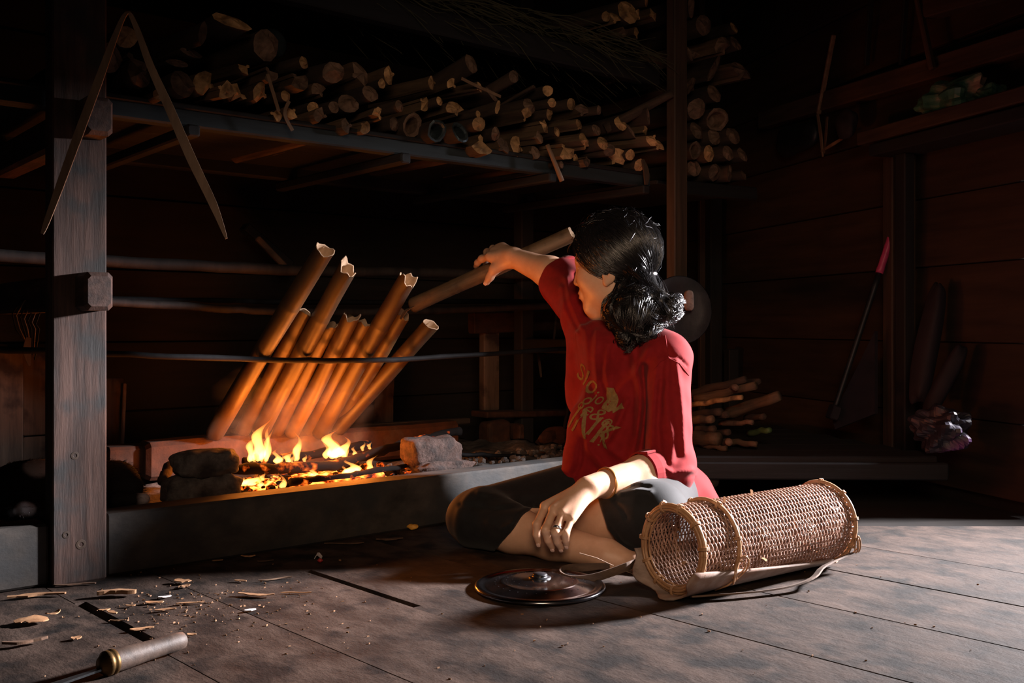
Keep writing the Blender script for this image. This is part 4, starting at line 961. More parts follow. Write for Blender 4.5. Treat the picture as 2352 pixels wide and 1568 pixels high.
# turned-up cuff, seams
ax = basis(eL, V((.1, .2, 1)))
m = MB(); cc = EL_L+eL*.072+Zv*.002
m.lathe(cc, ax, [(.0400, -.020), (.0490, -.022), (.0500, .0), (.0485, .020), (.0440, .022), (.0425, .0)], 28, closed=True)
m.box(cc+ax[0]*.0+Zv*.046-V((.004, .015, 0)), (eL, ax[0], ax[1]), (.030, .030, .006), .002)
m.build('cuff', M['shirt'], shirt, smooth=False)
ax = basis((EL_R-SH_R)*.3+eR); cc = EL_R+eR*.006
MB().lathe(cc, ax, [(.050, -.010), (.0655, -.014), (.0665, .0), (.064, .012), (.053, .012)], 30).build('cuff', M['shirt'], shirt, smooth=True)
bvh = BVHTree.FromPolygons([tuple(p) for p in sv.tolist()], sf.tolist())
def seam(px, name='seam', r=.0011, mat='shirt'):
    pts = []
    for (x, y) in px:
        o = V((0, 0, CAMH)); dr = (P(x, y, 2.4)-o).normalized(); h = bvh.ray_cast(o, dr)
        if h[0] is not None: pts.append(h[0]-dr*.0004)
    if len(pts) > 1: MB().tube(pts, r, 5).build(name, M[mat], shirt)
def dens(px, n=9):
    out = []
    for a, b in zip(px[:-1], px[1:]):
        for k in range(n): out.append((a[0]+(b[0]-a[0])*k/n, a[1]+(b[1]-a[1])*k/n))
    return out+[px[-1]]
seam(dens([(1528, 770), (1532, 800), (1536, 822)])); seam(dens([(1500, 850), (1518, 830), (1536, 822), (1560, 834), (1582, 862)]))
# printed lettering on the chest
def letters(txt, cen, size, ang, squash=1.0, raw=None):
    if raw is None:
        cu = bpy.data.curves.new('t', 'FONT'); cu.body = txt; cu.size = 1.0; cu.align_x = 'CENTER'; cu.align_y = 'CENTER'; cu.resolution_u = 3; cu.shear = .25
        ob = bpy.data.objects.new('t', cu); me = ob.to_mesh()
        vs = [V(v.co) for v in me.vertices]; fs = [list(p.vertices) for p in me.polygons]; ob.to_mesh_clear(); bpy.data.objects.remove(ob); bpy.data.curves.remove(cu)
    else: vs, fs = raw
    import bmesh
    bm = bmesh.new(); bvs = [bm.verts.new(v) for v in vs]
    for q in fs:
        try: bm.faces.new([bvs[i] for i in q])
        except ValueError: pass
    bmesh.ops.triangulate(bm, faces=bm.faces[:]); 
    for _ in range(2):
        bmesh.ops.subdivide_edges(bm, edges=[e for e in bm.edges if e.calc_length() > .14], cuts=1)
        bmesh.ops.triangulate(bm, faces=bm.faces[:])
    ca, sa = math.cos(ang), math.sin(ang); out = {}; bm.verts.index_update(); pos = []
    dr = -tf*.85+V((0, 1, 0))*.4; dr = dr.normalized()
    for v in bm.verts:
        a, b = v.co.x*size, v.co.y*size*squash; a, b = a*ca-b*sa, a*sa+b*ca
        p = cen+tl*a+Zv*b; h = bvh.ray_cast(p-dr*.3, dr); pos.append((h[0]-dr*.0012) if h[0] is not None else None)
    fs2 = [[v.index for v in q.verts] for q in bm.faces if all(pos[v.index] is not None for v in q.verts)]
    bm.free(); pos = [tuple(p) if p is not None else (0, 0, 0) for p in pos]
    if not fs2: return
    used = sorted({i for q in fs2 for i in q}); mp = {u: i for i, u in enumerate(used)}
    mkw('print', [pos[u] for u in used], [[mp[i] for i in q] for q in fs2], M['print'], shirt)
def hitp(x, y):
    o = V((0, 0, CAMH)); h = bvh.ray_cast(o, (P(x, y, 2.4)-o).normalized()); return h[0] if h[0] is not None else P(x, y, 2.3)
letters('Slo', hitp(1346, 868), .074, -.55); letters('io', hitp(1374, 914), .042, -.3)
letters('8e&e', hitp(1362, 946), .048, -.55); letters('INK', hitp(1348, 982), .072, -.45, 1.25); letters('S', hitp(1391, 992), .058, -.45); letters('!', hitp(1377, 1012), .04, -.3)
def outline(pts): return [V((x, y, 0)) for x, y in pts], [list(range(len(pts)))]
wing = [(-.5, .9), (.1, .85), (.5, .4), (.55, 0), (.35, -.7), (-.1, -.9), (-.5, -.6), (-.45, -.25), (-.3, 0), (-.45, .3)]
letters('', hitp(1402, 918), .032, 0, raw=outline(wing)); letters('', hitp(1420, 938), .018, -.9, raw=outline([(-.3, .9), (.6, .9), (.2, .1), (.1, -.9), (-.35, -.7), (-.25, 0)]))

# ---- trousers
def pant_post(X, d):
    px = CX+X[:, 0]/X[:, 1]*F; py = HY-(X[:, 2]-CAMH)/X[:, 1]*F; q = 0
    for pts, a, wd in (([(1425, 1132), (1470, 1124), (1495, 1128)], .006, 5), ([(1432, 1122), (1460, 1117), (1490, 1119)], -.006, 4), ([(1412, 1150), (1430, 1170), (1440, 1190)], -.005, 5), ([(1100, 1130), (1180, 1140), (1260, 1135)], .004, 8), ([(1060, 1160), (1140, 1172), (1220, 1160)], -.004, 7), ([(1120, 1200), (1150, 1215), (1180, 1200)], .004, 6), ([(1395, 1200), (1430, 1245), (1470, 1265)], -.0025, 3), ([(1148, 1250), (1170, 1215), (1212, 1192)], -.0025, 3)):
        q = q+a*np.exp(-(seg_d(px, py, pts)/wd)**2)
    d = np.maximum(d-q, .003-X[:, 2])
    near = (X[:, 1] < 2.335) & (px > 1100) & (px < 1300) & (py > 1165)
    d = np.where(near, np.maximum(d, ((px-1168)*.757+(py-1228)*.653)*2.2/F), d)
    lx = np.interp(py, [1140, 1165, 1215, 1250, 1275, 1300], [1372, 1380, 1396, 1424, 1470, 1530])
    near = (X[:, 1] < 2.25) & (px > 1300) & (px < 1560) & (py > 1140)
    return np.where(near, np.maximum(d, (lx-px)*2.1/F*.8), d)
PT = [cap(HIP_R, KR+(HIP_R-KR)*.1, .086, .066, .04), cap(HIP_L, KL+(HIP_L-KL)*.1, .080, .072, .04), ell(T(0, -.01, .085), TA_, (.12, .13, .08), .05), cap(T(0, -.06, .10), T(0, .03, .10), .09, .09, .05),
      ell(KR, AX, (.064, .064, .062), .03), ell(KL, AX, (.071, .071, .071), .03), cone(KR, KR+sR*.42, .064, .0585, .02, .006), cone(KL, KL+sL*.42, .071, .0625, .02, .006)]
v_, f_ = sdf_mesh(PT, .0038, pant_post)
mkw('trousers', v_, f_, M['pants'], root, smooth=True)

# ---- bangle and ring are worn: parts of the figure
fd = (WR_L-EL_L).normalized(); bc = EL_L+ed*.80
x_, y_, z_ = basis(fd*.95+V((.1, .1, .15)))
def torus(c, ax, R, r, seg=40, sides=8, fl=1.0):
    prof = [(R+r*math.cos(2*PI*i/sides)*1.0, r*fl*math.sin(2*PI*i/sides)) for i in range(sides)]
    return MB().lathe(c, ax, prof, seg, closed=True)
torus(bc, (x_, y_, z_), .0325, .0026, 44, 8, 1.5).build('bangle', M['gold'], root, smooth=True)
ra, rb = fing_L[2][0], fing_L[2][1]
torus(ra.lerp(rb, .80), basis(rb-ra), .0096, .0012, 28, 6, 2.6).build('finger_ring', M['silver'], root, smooth=True)

# ---- hair
Ce = HL(-.012, 0, .028); ER = V((.110, .090, .100))
def EP(n, k=1.0): return Ce+hf*(n.x*ER.x*k)+hl*(n.y*ER.y*k)+hu*(n.z*ER.z*k)
tie_n = V((-.74, .22, -.74)).normalized(); TIE = EP(tie_n, 1.06)
def hair_post(X, d):
    q = X-npv(C); f_ = q@npv(hf); u_ = q@npv(hu); l_ = np.abs(q@npv(hl))
    line = -.010+(u_+.030)*1.10+.010*np.sin(l_*70)-.10*np.maximum(l_-.05, 0)
    return np.maximum(d, (f_-line)*.7)
HC = [ell(Ce, HA, (.104, .085, .095), .01)]
v_, f_ = sdf_mesh(HC, .004, hair_post)
hair = mkw('hair', v_, f_, M['haircap'], root, smooth=True)
HB = [ell(P(1470, 722, 2.34), AX, (.062, .046, .060), .03), ell(P(1530, 708, 2.345), AX, (.028, .030, .030), .03), ell(P(1440, 762, 2.34), AX, (.026, .030, .032), .03), cap(TIE, P(1490, 690, 2.35), .016, .03, .02), ell(P(1420, 712, 2.36), AX, (.027, .03, .04), .03), cap(HL(-.050, .005, -.03), P(1440, 750, 2.42), .040, .045, .03)]
def curl_post(X, d): return d-.004*np.sin(X[:, 0]*130+X[:, 2]*60)*np.sin(X[:, 2]*110-X[:, 1]*90)
v_, f_ = sdf_mesh(HB, .004, curl_post)
mkw('ponytail_core', v_, f_, M['haircap'], hair, smooth=True)
hr = random.Random(5)
def wav(pts, amp, fr, seed):
    r_ = random.Random(seed); a, b = r_.uniform(0, 6), r_.uniform(0, 6); out = []
    n_ = len(pts)
    for i, p in enumerate(pts):
        t = i/(n_-1); e = math.sin(min(1, t*4)*PI/2)
        out.append(p+V((math.sin(fr*t+a), math.cos(fr*t*.8+b), math.sin(fr*t*1.1+b)))*(amp*e))
    return out
m = MB()
for k in range(4000):
    md = None; typ = k % 6
    if typ < 3: rn = V((hr.uniform(-.85, .40), hr.uniform(-.30, .80), hr.uniform(.55, 1.1))).normalized()      # crown swept straight back
    elif typ < 5:                                                                                         # parting, over the temple, then back
        rn = V((hr.uniform(.05, .86), hr.uniform(-.15, .35), hr.uniform(.55, 1.0))).normalized()
        md = V((hr.uniform(.10, .80), hr.uniform(.70, .95), hr.uniform(-.40, .50))).normalized()
    else: rn = V((hr.uniform(-.8, .12), hr.uniform(.45, 1.0), hr.uniform(-.95, .2))).normalized()              # side and nape
    pts = []; nn_ = 12; kk = .985+hr.uniform(-.005, .045)
    e_n = (tie_n+V((hr.gauss(0, .03), hr.gauss(0, .05), hr.gauss(0, .04)))).normalized()
    for i in range(nn_):
        t = i/(nn_-1)
        if md is None: q = (rn*(1-t)+e_n*t)
        else: q = rn*((1-t)**2)+md*(2*t*(1-t)*1.25)+e_n*(t*t)
        q.normalize(); pts.append(EP(q, kk+.025*math.sin(t*PI)+.05*max(0, t-.85)/.15))
    m.tube(wav(pts, hr.uniform(.0004, .0020), hr.uniform(3, 9), k), [.00035]+[.00064]*(nn_-2)+[.0004], 3, False)
o = m.build('swept_strands', M['hair'], hair, smooth=True); o['kind'] = 'stuff'
m = MB()
lobes = [(P(1470, 720, 2.34), V((.066, .052, .064)), .34), (P(1532, 706, 2.345), V((.036, .038, .038)), .22), (P(1440, 766, 2.34), V((.032, .034, .040)), .15), (P(1416, 712, 2.36), V((.030, .034, .046)), .12), (P(1500, 752, 2.33), V((.036, .034, .030)), .09), (P(1500, 690, 2.34), V((.030, .034, .028)), .08)]
for lk in range(150):                                      # locks of curls
    r_ = hr.random(); acc = 0
    for lc, lr, wgt in lobes:
        acc += wgt
        if r_ <= acc: break
    n0 = V((hr.gauss(0, 1), hr.gauss(-.45, 1), hr.gauss(0, 1))).normalized()
    t0 = n0.cross(V((hr.gauss(0, 1), hr.gauss(0, 1), hr.gauss(0, 1)))).normalized(); dn = V((0, 0, -1))+n0*n0.z; t0 = (t0+dn*.8).normalized()
    arc = hr.uniform(.5, 1.3); base = hr.uniform(.86, 1.03); wa, wf = hr.uniform(.001, .0045), hr.uniform(4, 10); curl = hr.uniform(-.10, .22)
    for k in range(32):
        n1 = (n0+V((hr.gauss(0, .13), hr.gauss(0, .13), hr.gauss(0, .13)))).normalized(); t1 = (t0-n1*t0.dot(n1)).normalized(); pts = []
        a1 = arc*hr.uniform(.8, 1.1); fl = curl+hr.uniform(-.03, .05)
        for i in range(10):
            t = i/9; q = n1*math.cos(a1*t)+t1*math.sin(a1*t); lift = base+hr.uniform(-.003, .003)+.05*math.sin(t*PI)+fl*max(0, t-.55)/.45
            pts.append(lc+V((q.x*lr.x, q.y*lr.y, q.z*lr.z))*lift)
        pts = wav(pts, wa, wf, lk)
        m.tube(wav(pts, .0007, 7, lk*100+k), [.0003]+[.0005]*8+[.0002], 3, False)
for lk in range(46):      # locks from the tie and the nape down into the ponytail
    if lk % 2: p0 = EP((tie_n+V((hr.gauss(0, .07), hr.gauss(0, .10), hr.gauss(0, .05)))).normalized(), 1.04)
    else: p0 = HL(hr.uniform(-.085, -.022), hr.uniform(.050, .078), hr.uniform(-.075, .0))
    lc, lr, _ = lobes[hr.choice((0, 0, 1, 3, 5))]; e_ = lc+V((hr.gauss(0, .5)*lr.x, -abs(hr.gauss(.7, .2))*lr.y, hr.gauss(.1, .5)*lr.z)); c_ = p0.lerp(e_, .45)+V((hr.gauss(0, .008), -.014, .006))
    wa, wf = hr.uniform(.0008, .003), hr.uniform(3, 8)
    for k in range(26):
        o1 = V((hr.gauss(0, 1), hr.gauss(0, 1), hr.gauss(0, 1)))*.0035; o2 = V((hr.gauss(0, 1), hr.gauss(0, 1), hr.gauss(0, 1)))*.006
        pts = [(p0+o1)*((1-t)**2)+(c_+o2*.6)*(2*t*(1-t))+(e_+o2)*(t*t) for t in [i/9 for i in range(10)]]
        m.tube(wav(wav(pts, wa, wf, lk+500), .0006, 7, lk*90+k), [.0003]+[.0005]*8+[.0002], 3, False)
o = m.build('ponytail_strands', M['hair'], hair, smooth=True); o['kind'] = 'stuff'
m = MB()
for k in range(150):    # loose strands over the temple and flyaways
    if k < 30:
        q0 = V((hr.uniform(.35, .80), hr.uniform(.60, .8), hr.uniform(.0, .45))).normalized(); p0 = EP(q0, 1.02); ln = hr.uniform(.03, .075); ph_ = hr.uniform(0, 3)
        pts = [p0+(-hu*(t*ln)+hf*(.010*math.sin(t*3+ph_))-hf*(t*.03)+hl*(.006*math.sin(t*5))) for t in (0, .2, .4, .6, .8, 1)]
    else:
        q0 = V((hr.uniform(-.9, .9), hr.uniform(-.3, .8), hr.uniform(.2, 1))).normalized(); tv = q0.cross(V((hr.gauss(0, 1), hr.gauss(0, 1), hr.gauss(0, .4)))).normalized(); up_ = hr.uniform(.02, .14)
        pts = [EP((q0+tv*(t*.4)).normalized(), 1.03+t*up_) for t in (0, .25, .5, .75, 1)]
    m.tube(wav(pts, .002, 6, k), [.0004]+[.0004]*(len(pts)-2)+[.0002], 3, False)
o = m.build('loose_strands', M['hair'], hair, smooth=True); o['kind'] = 'stuff'
torus(EP(tie_n, 1.10), basis(EP(tie_n, 1.2)-Ce), .0135, .0045, 26, 8).build('hair_tie', M['tie'], hair, smooth=True)
# ------------------------------------------------------------------ wicker basket lying on its bark cradle
Mo = V((.301, 1.85, .088)); En = V((.655, 2.10, .091)); av = (En-Mo).normalized(); BL = (En-Mo).length; BR = .0765
e1 = V((av.y, -av.x, 0)).normalized(); e2 = av.cross(e1)*-1
if e2.z < 0: e2 = -e2
def BP(x, r, a): return Mo+av*x+e1*(r*math.cos(a))+e2*(r*math.sin(a))
bk = thing('wicker_basket', 'cylindrical rattan carrying basket lying on its side on the floor beside the woman', 'basket', (Mo.x, Mo.y, 0))
NW, NR = 38, 88
vs = []; fs = []; seg = NW*3
for i in range(NR):
    x0 = .006+(BL-.012)*i/(NR-1); ph = PI*(i % 2); tr = .00138*random.uniform(.85, 1.15); b0 = len(vs)
    for j in range(seg):
        a = 2*PI*j/seg; r = BR+.0020*math.cos(NW/2*a+ph); xx = x0+.0005*math.cos(NW/2*a+ph+.8)+random.uniform(-.0003, .0003)
        for k in range(4):
            q = 2*PI*k/4+.785; vs.append(BP(xx+tr*1.15*math.cos(q), r+tr*math.sin(q), a))
    for j in range(seg):
        l = (j+1) % seg
        for k in range(4):
            n_ = (k+1) % 4; fs.append((b0+j*4+k, b0+j*4+n_, b0+l*4+n_, b0+l*4+k))
o = mkw('weave', np.array([tuple(p) for p in vs]), np.array(fs), M['wicker'], bk, smooth=True); o['kind'] = 'stuff'
m = MB()
for j in range(NW):
    a = 2*PI*(j+.0)/NW+PI/NW*0; m.tube([BP(.0, BR, a), BP(BL, BR, a)], .0013, 4)
o = m.build('stakes', M['wicker_in'], bk); o['kind'] = 'stuff'
def hoop(x, r, tr, mat='hoop', name='hoop'):
    return MB().tube([BP(x+.0015*math.sin(3*a_), r, a_) for a_ in [2*PI*j/48 for j in range(49)]], tr, 8, False).build(name, M[mat], bk, smooth=True)
hoop(-.003, BR+.0045, .0038); hoop(-.0045, BR-.004, .0036); hoop(-.0065, BR+.0005, .0028); hoop(.001, BR-.0085, .002)
hoop(.085, BR+.0062, .0042); hoop(.16, BR-.0055, .0036); hoop(BL-.002, BR+.006, .0042); hoop(BL+.002, BR-.003, .0036)
m = MB()
for (x, rr_, na, sp) in ((-.003, BR+.001, 11, .010), (.085, BR+.004, 7, .0085), (BL-.001, BR+.003, 9, .009)):
    for j in range(na):
        for dd in (-.025, 0, .025):
            a = 2*PI*(j+.3)/na+dd; m.tube([BP(x+sp*.85*math.cos(t), rr_+sp*math.sin(t), a) for t in [2*PI*q/12 for q in range(13)]], .0011, 5, False)
o = m.build('lashings', M['hoop'], bk, smooth=True); o['kind'] = 'stuff'
m = MB()
for j in range(8):
    rr_ = BR*(j+.5)/8; m.tube([BP(BL-.008+.0015*math.cos(NW/4*t+j*PI), rr_, t) for t in [2*PI*q/60 for q in range(61)]], .003, 5, False)
for j in range(12): m.tube([BP(BL-.008, .004, 2*PI*j/12), BP(BL-.008, BR, 2*PI*j/12)], .002, 5)
o = m.build('woven_bottom', M['wicker'], bk); o['kind'] = 'stuff'
# bark cradle
vs = []; fs = []; NX, NA = 26, 20
def shellp(i, j, t):
    x = -.030+(BL-.002)*i/NX; fx = i/NX
    a_hi = math.radians(-17-36*fx); a_lo = math.radians(-172+10*fx)
    if i == 0: x -= .012*math.sin(j*.9)
    a = a_hi+(a_lo-a_hi)*j/NA; r = BR+.0062+t+.006*max(0, .25-fx)*2*abs(math.cos(a+PI/2))**1
    p = BP(x, r, a); p.z = max(p.z, .0015 if t > 0 else .004); return p
for t in (.0045, 0.0):
    for i in range(NX+1):
        for j in range(NA+1): vs.append(shellp(i, j, t))
n_ = (NX+1)*(NA+1)
for i in range(NX):
    for j in range(NA):
        a = i*(NA+1)+j; fs.append((a, a+1, a+NA+2, a+NA+1)); fs.append((n_+a, n_+a+NA+1, n_+a+NA+2, n_+a+1))
for i in range(NX):
    for j in (0, NA):
        a = i*(NA+1)+j; b = a+NA+1; fs.append((a, b, n_+b, n_+a) if j == 0 else (b, a, n_+a, n_+b))
for j in range(NA):
    for i in (0, NX):
        a = i*(NA+1)+j; fs.append((a+1, a, n_+a, n_+a+1) if i == 0 else (a, a+1, n_+a+1, n_+a))
mkw('bark_cradle', vs, fs, M['barkshell'], bk, smooth=True)
m = MB()
for rr_, dx in ((.018, 0), (.024, .006)):
    pts = []
    for q in range(21):
        t = 2*PI*q/20; a = math.radians(-12)+rr_/BR*math.sin(t)*1.1-.25; pts.append(BP(.085+dx+rr_*.55*math.cos(t), BR+.014+.004*math.sin(2*t), a))
    m.tube(pts, .0017, 6, False)
m.tube([BP(.080, BR+.014, -.5), BP(.088, BR+.015, -.62), BP(.082, BR+.013, -.9), BP(.075, BR+.012, -1.2)], .0018, 6)
m.build('lacing', M['hoop'], bk, smooth=True)
m = MB()
for k in range(3):
    pts = []
    for q in range(17):
        t = 2*PI*q/16; pts.append(BP(BL+.002+.012*math.cos(t+k), BR+.012+.003*k, -.5+.22*math.sin(t)+.06*k))
    m.tube(pts, .0016, 6, False)
m.build('lacing', M['hoop'], bk, smooth=True)
m = MB()
for (x, a) in ((.11, 1.3), (.20, 1.45), (.155, -.32), (.012, 2.0)):
    p = BP(x, BR+.003, a); nrm = (p-(Mo+av*x)).normalized()
    m.ribbon([p, p+nrm*.007+av*.002, p+nrm*.012-av*.003], av, [.006, .007, .002], .001)
m.build('loose_ends', M['hoop'], bk)
# strap: long run on the floor and the loop lying over the lid
FZ = .006
pts = [BP(BL-.004, BR+.016, -.62), FLR(1893, 1300, .028), FLR(1868, 1326, .020), FLR(1820, 1345, .012), FLR(1760, 1356, .009), FLR(1700, 1362, .009), FLR(1640, 1366, .009), FLR(1588, 1370, .008)]
m = MB(); m.ribbon(pts, [V((.5, -.7, .3))]*3+[V((.3, -.9, .25))]*5, [.008, .012, .014, .014, .014, .014, .014, .010], .003); m.build('shoulder_strap', M['strap'], bk)
pts = [BP(.02, BR+.012, PI+.5), P(1464, 1292, 1.97), P(1440, 1301, 1.955), P(1405, 1314, 1.945), P(1370, 1325, 1.935), P(1335, 1331, 1.93), P(1306, 1330, 1.935), P(1288, 1321, 1.96), P(1290, 1310, 2.00), P(1312, 1304, 2.03), P(1350, 1302, 2.04), P(1400, 1298, 2.03)]
m = MB(); m.ribbon(pts, V((0, .1, 1)), [.012]+[.016]*10+[.009], .0028); m.build('shoulder_strap', M['strap'], bk)
m = MB(); m.tube([P(1331, 1270, 1.97), P(1370, 1281, 1.965), P(1409, 1299, 1.96)], .0011, 5); m.tube([P(1428, 1308, 1.96), P(1450, 1316, 1.95), P(1462, 1321, 1.94)], .0010, 5); m.build('loose_fibre', M['strip'], bk)

# ------------------------------------------------------------------ steel pot lid
lc = FLR(1240, 1350, .0); R = .126
ld = thing('pot_cover', 'round steel pot lid with a dark knob lying on the floor before the woman', 'pot lid', lc)
prof = [(.0005, .020), (.020, .0198), (.050, .0175), (.070, .0140), (.0725, .0150), (.075, .0132), (.098, .0098), (.104, .0070), (.110, .0062), (.114, .0085), (.120, .0090), (.1245, .0070), (.126, .0035), (.1245, .0010), (.120, .0008), (.1, .004), (.05, .010), (.0005, .012)]
MB().lathe(lc, AX, prof, 72).build('disc', M['steel'], ld, smooth=True)
m = MB().lathe(lc+Zv*.0185, AX, [(.021, .0), (.022, .002), (.018, .0035), (.012, .005), (.015, .007), (.013, .0095), (.0004, .0105)], 24); m.build('knob', M['blackplastic'], ld, smooth=True)
m = MB()
for rr_, na in ((.036, 14), (.052, 18), (.064, 22), (.086, 30)):
    for j in range(na):
        a = 2*PI*j/na; zz_ = .0195-.0035*(rr_/.06)**1.6 if rr_ < .07 else .0118
        m.lathe(lc+V((rr_*math.cos(a), rr_*math.sin(a), zz_)), AX, [(.0014, .0004), (.0004, .0007)], 6)
o = m.build('rivet_dots', M['blackplastic'], ld); o['kind'] = 'stuff'

# ------------------------------------------------------------------ big knife, bottom left
hA, hB = FLR(424, 1468, .017), FLR(262, 1518, .017); kx = (hB-hA).normalized(); tip = FLR(60, 1590, .010)
kn = thing('bush_knife', 'bush knife with a worn wooden handle and brass ring lying at the bottom left', 'knife', (hA+hB)/2-Zv*.017)
x, y, z = basis(kx); L = (hB-hA).length
m = MB().lathe((0, 0, 0), AX, [(.0004, -.001), (.008, 0), (.0125, .004), (.0142, .018), (.0138, L*.3), (.0148, L*.6), (.0165, L*.85), (.0162, L)], 20)
mk('handle', m.v, m.f, M['handlewood'], kn, frameM(hA, x, y, z), True)
m = MB().lathe((0, 0, L), AX, [(.0165, -.001), (.0185, .001), (.0185, .006), (.0165, .0075), (.018, .009), (.018, .014), (.0155, .016), (.011, .022), (.0004, .024)], 22)
mk('ferrule', m.v, m.f, M['brass'], kn, frameM(hA, x, y, z), True)
bd = (tip-hB).normalized(); sv_ = Zv.cross(bd).normalized()
b0 = hB+bd*.016; vs = []
for t, wd in ((0, .010), (.05, .013), (.12, .020), (.24, .030), (.30, .024), (.34, .004)):
    c = b0+bd*t; c.z = .012-.006*min(1, t/.2)
    for (q, zz_) in ((-wd*.6, .0), (-wd*.1, .0022), (wd*.6, .0016), (wd*.6, -.0016), (-wd*.1, -.0022)): vs.append(c+sv_*q+Zv*zz_)
fs = [(4, 3, 2, 1, 0), tuple(25+i for i in range(5))]
for i in range(5):
    for j in range(5): fs.append((i*5+j, i*5+(j+1) % 5, (i+1)*5+(j+1) % 5, (i+1)*5+j))
mkw('blade', vs, fs, M['blade'], kn)

# ------------------------------------------------------------------ chips and litter on the floor
def chip(px, py, lpx, wd, ang, curl, mat, name, lab, cat, lift=.0, k=0, th=.0016):
    c = FLR(px, py); sc = c.y/F; L = lpx*sc; rr_ = random.Random(k+px); dx = V((math.cos(ang), math.sin(ang), 0)); n_ = 7; pts = []; ws = []
    for i in range(n_):
        t = i/(n_-1)-.5; pts.append(c+dx*(L*t)+Zv.cross(dx)*(L*.06*math.sin(t*5+k))+Zv*(th+.0005+lift*(1-math.cos(t*PI))*.0+curl*(4*t*t)*.6+lift*(.25-t*t)*1.5))
        ws.append(wd*(.40+.60*max(0, math.cos(t*PI))**.6)*rr_.uniform(.55, 1.3))
    zmin = min(p.z for p in pts)
    if zmin < th: pts = [p+Zv*(th-zmin) for p in pts]
    wv = Zv.cross(dx)+Zv*rr_.uniform(-.12, .12)
    m = MB().ribbon(pts, wv, ws, th); return tag(m.build(name, M[mat]), lab, cat)
chip(85, 1372, 122, .016, .25, .004, 'chip', 'bark_strip', 'long pale bark strip by the foot of the front post', 'bark', .004, 1, .003)
chip(268, 1370, 84, .022, .22, .002, 'chip', 'bark_chunk', 'thick flat bark chunk right of the long bark strip', 'bark', .004, 2, .007)
chip(72, 1432, 70, .034, .5, .006, 'chip', 'dry_leaf', 'curled dry leaf at the left edge of the floor', 'leaf', .016, 3)
chip(122, 1416, 34, .014, 1.1, .012, 'chip', 'leaf_stalk', 'curled leaf tail rising behind the left dry leaf', 'leaf', .010, 4)
chip(58, 1482, 95, .012, .45, .006, 'chipdark', 'bark_strip', 'dark rolled bark strip at the left below the dry leaf', 'bark', .006, 5, .004)
chip(420, 1340, 40, .020, -.5, .008, 'chip', 'curled_leaf', 'curled brown leaf near the kerb', 'leaf', .010, 6)
chip(425, 1350, 26, .012, .9, .006, 'chip', 'curled_leaf', 'small folded leaf under the curled brown one', 'leaf', .004, 7)
chip(355, 1387, 40, .012, .1, .004, 'chip', 'wood_shaving', 'rounded tan shaving left of the forked one', 'wood chip', .003, 8)
chip(437, 1388, 62, .009, .35, .003, 'chip', 'wood_shaving', 'long thin shaving in the middle of the litter', 'wood chip', .003, 9)
chip(588, 1370, 86, .014, -.05, .006, 'chip', 'dry_leaf', 'flat torn leaf in front of the kerb middle', 'leaf', .006, 10)
chip(378, 1374, 28, .012, .5, .003, 'paper', 'paper_scrap', 'small white paper scrap among the shavings', 'paper scrap', .004, 11)
chip(575, 1404, 26, .008, .4, .002, 'paper', 'paper_scrap', 'thin white scrap below the torn leaf', 'paper scrap', .003, 12)
chip(326, 1448, 52, .010, .3, .004, 'chip', 'wood_shaving', 'pointed shaving above the knife handle', 'wood chip', .004, 13)
chip(175, 1469, 22, .012, .4, .003, 'chip', 'wood_shaving', 'small oval shaving left of the floor slot end', 'wood chip', .003, 14)
chip(440, 1461, 20, .008, .2, .003, 'chip', 'wood_shaving', 'small shaving at the tip of the knife handle', 'wood chip', .003, 15)
chip(240, 1404, 24, .010, .6, .003, 'chip', 'wood_shaving', 'small shaving under the bark chunk', 'wood chip', .003, 16)
chip(300, 1394, 22, .008, .2, .003, 'chip', 'wood_shaving', 'small shaving right of the bark chunk', 'wood chip', .003, 17)
chip(270, 1428, 36, .005, .0, .002, 'chip', 'wood_shaving', 'straight thin shaving beside the left floor slot', 'wood chip', .002, 18)
chip(172, 1345, 90, .010, .1, .003, 'chipdark', 'bark_strip', 'dark bark strip along the foot of the front post', 'bark', .003, 19)
chip(380, 1404, 46, .008, .3, .004, 'chip', 'wood_shaving', 'crumbled shaving cluster in the litter', 'wood chip', .004, 20)
chip(258, 1410, 30, .009, -.4, .003, 'chip', 'wood_shaving', 'crooked shaving left of the litter', 'wood chip', .004, 22)
chip(570, 1281, 32, .012, .1, .006, 'chip', 'wood_shaving', 'pale shaving close to the kerb', 'wood chip', .006, 23)
chip(610, 1291, 36, .008, .3, .003, 'chipdark', 'wood_shaving', 'dark shaving close to the kerb', 'wood chip', .004, 24)
chip(632, 1332, 76, .0035, .35, .002, 'strip', 'twig', 'thin straight pale twig pointing at the floor slot', 'twig', .002, 25)
chip(553, 1337, 30, .008, -.3, .003, 'chip', 'wood_shaving', 'small shaving left of the pale twig', 'wood chip', .004, 26)
chip(500, 1290, 24, .008, .4, .003, 'chip', 'wood_shaving', 'tiny pale shaving in front of the kerb', 'wood chip', .004, 27)
chip(680, 1364, 70, .003, .15, .002, 'chip', 'twig', 'thin brown twig right of the torn leaf', 'twig', .002, 28)
chip(790, 1250, 90, .014, .15, .002, 'chipdark', 'dark_husk', 'dark husk in the shadow before the kerb', 'husk', .004, 29)
chip(895, 1242, 60, .018, .2, .006, 'chipdark', 'dark_husk', 'dark torn husk right of the first in the shadow', 'husk', .008, 30)
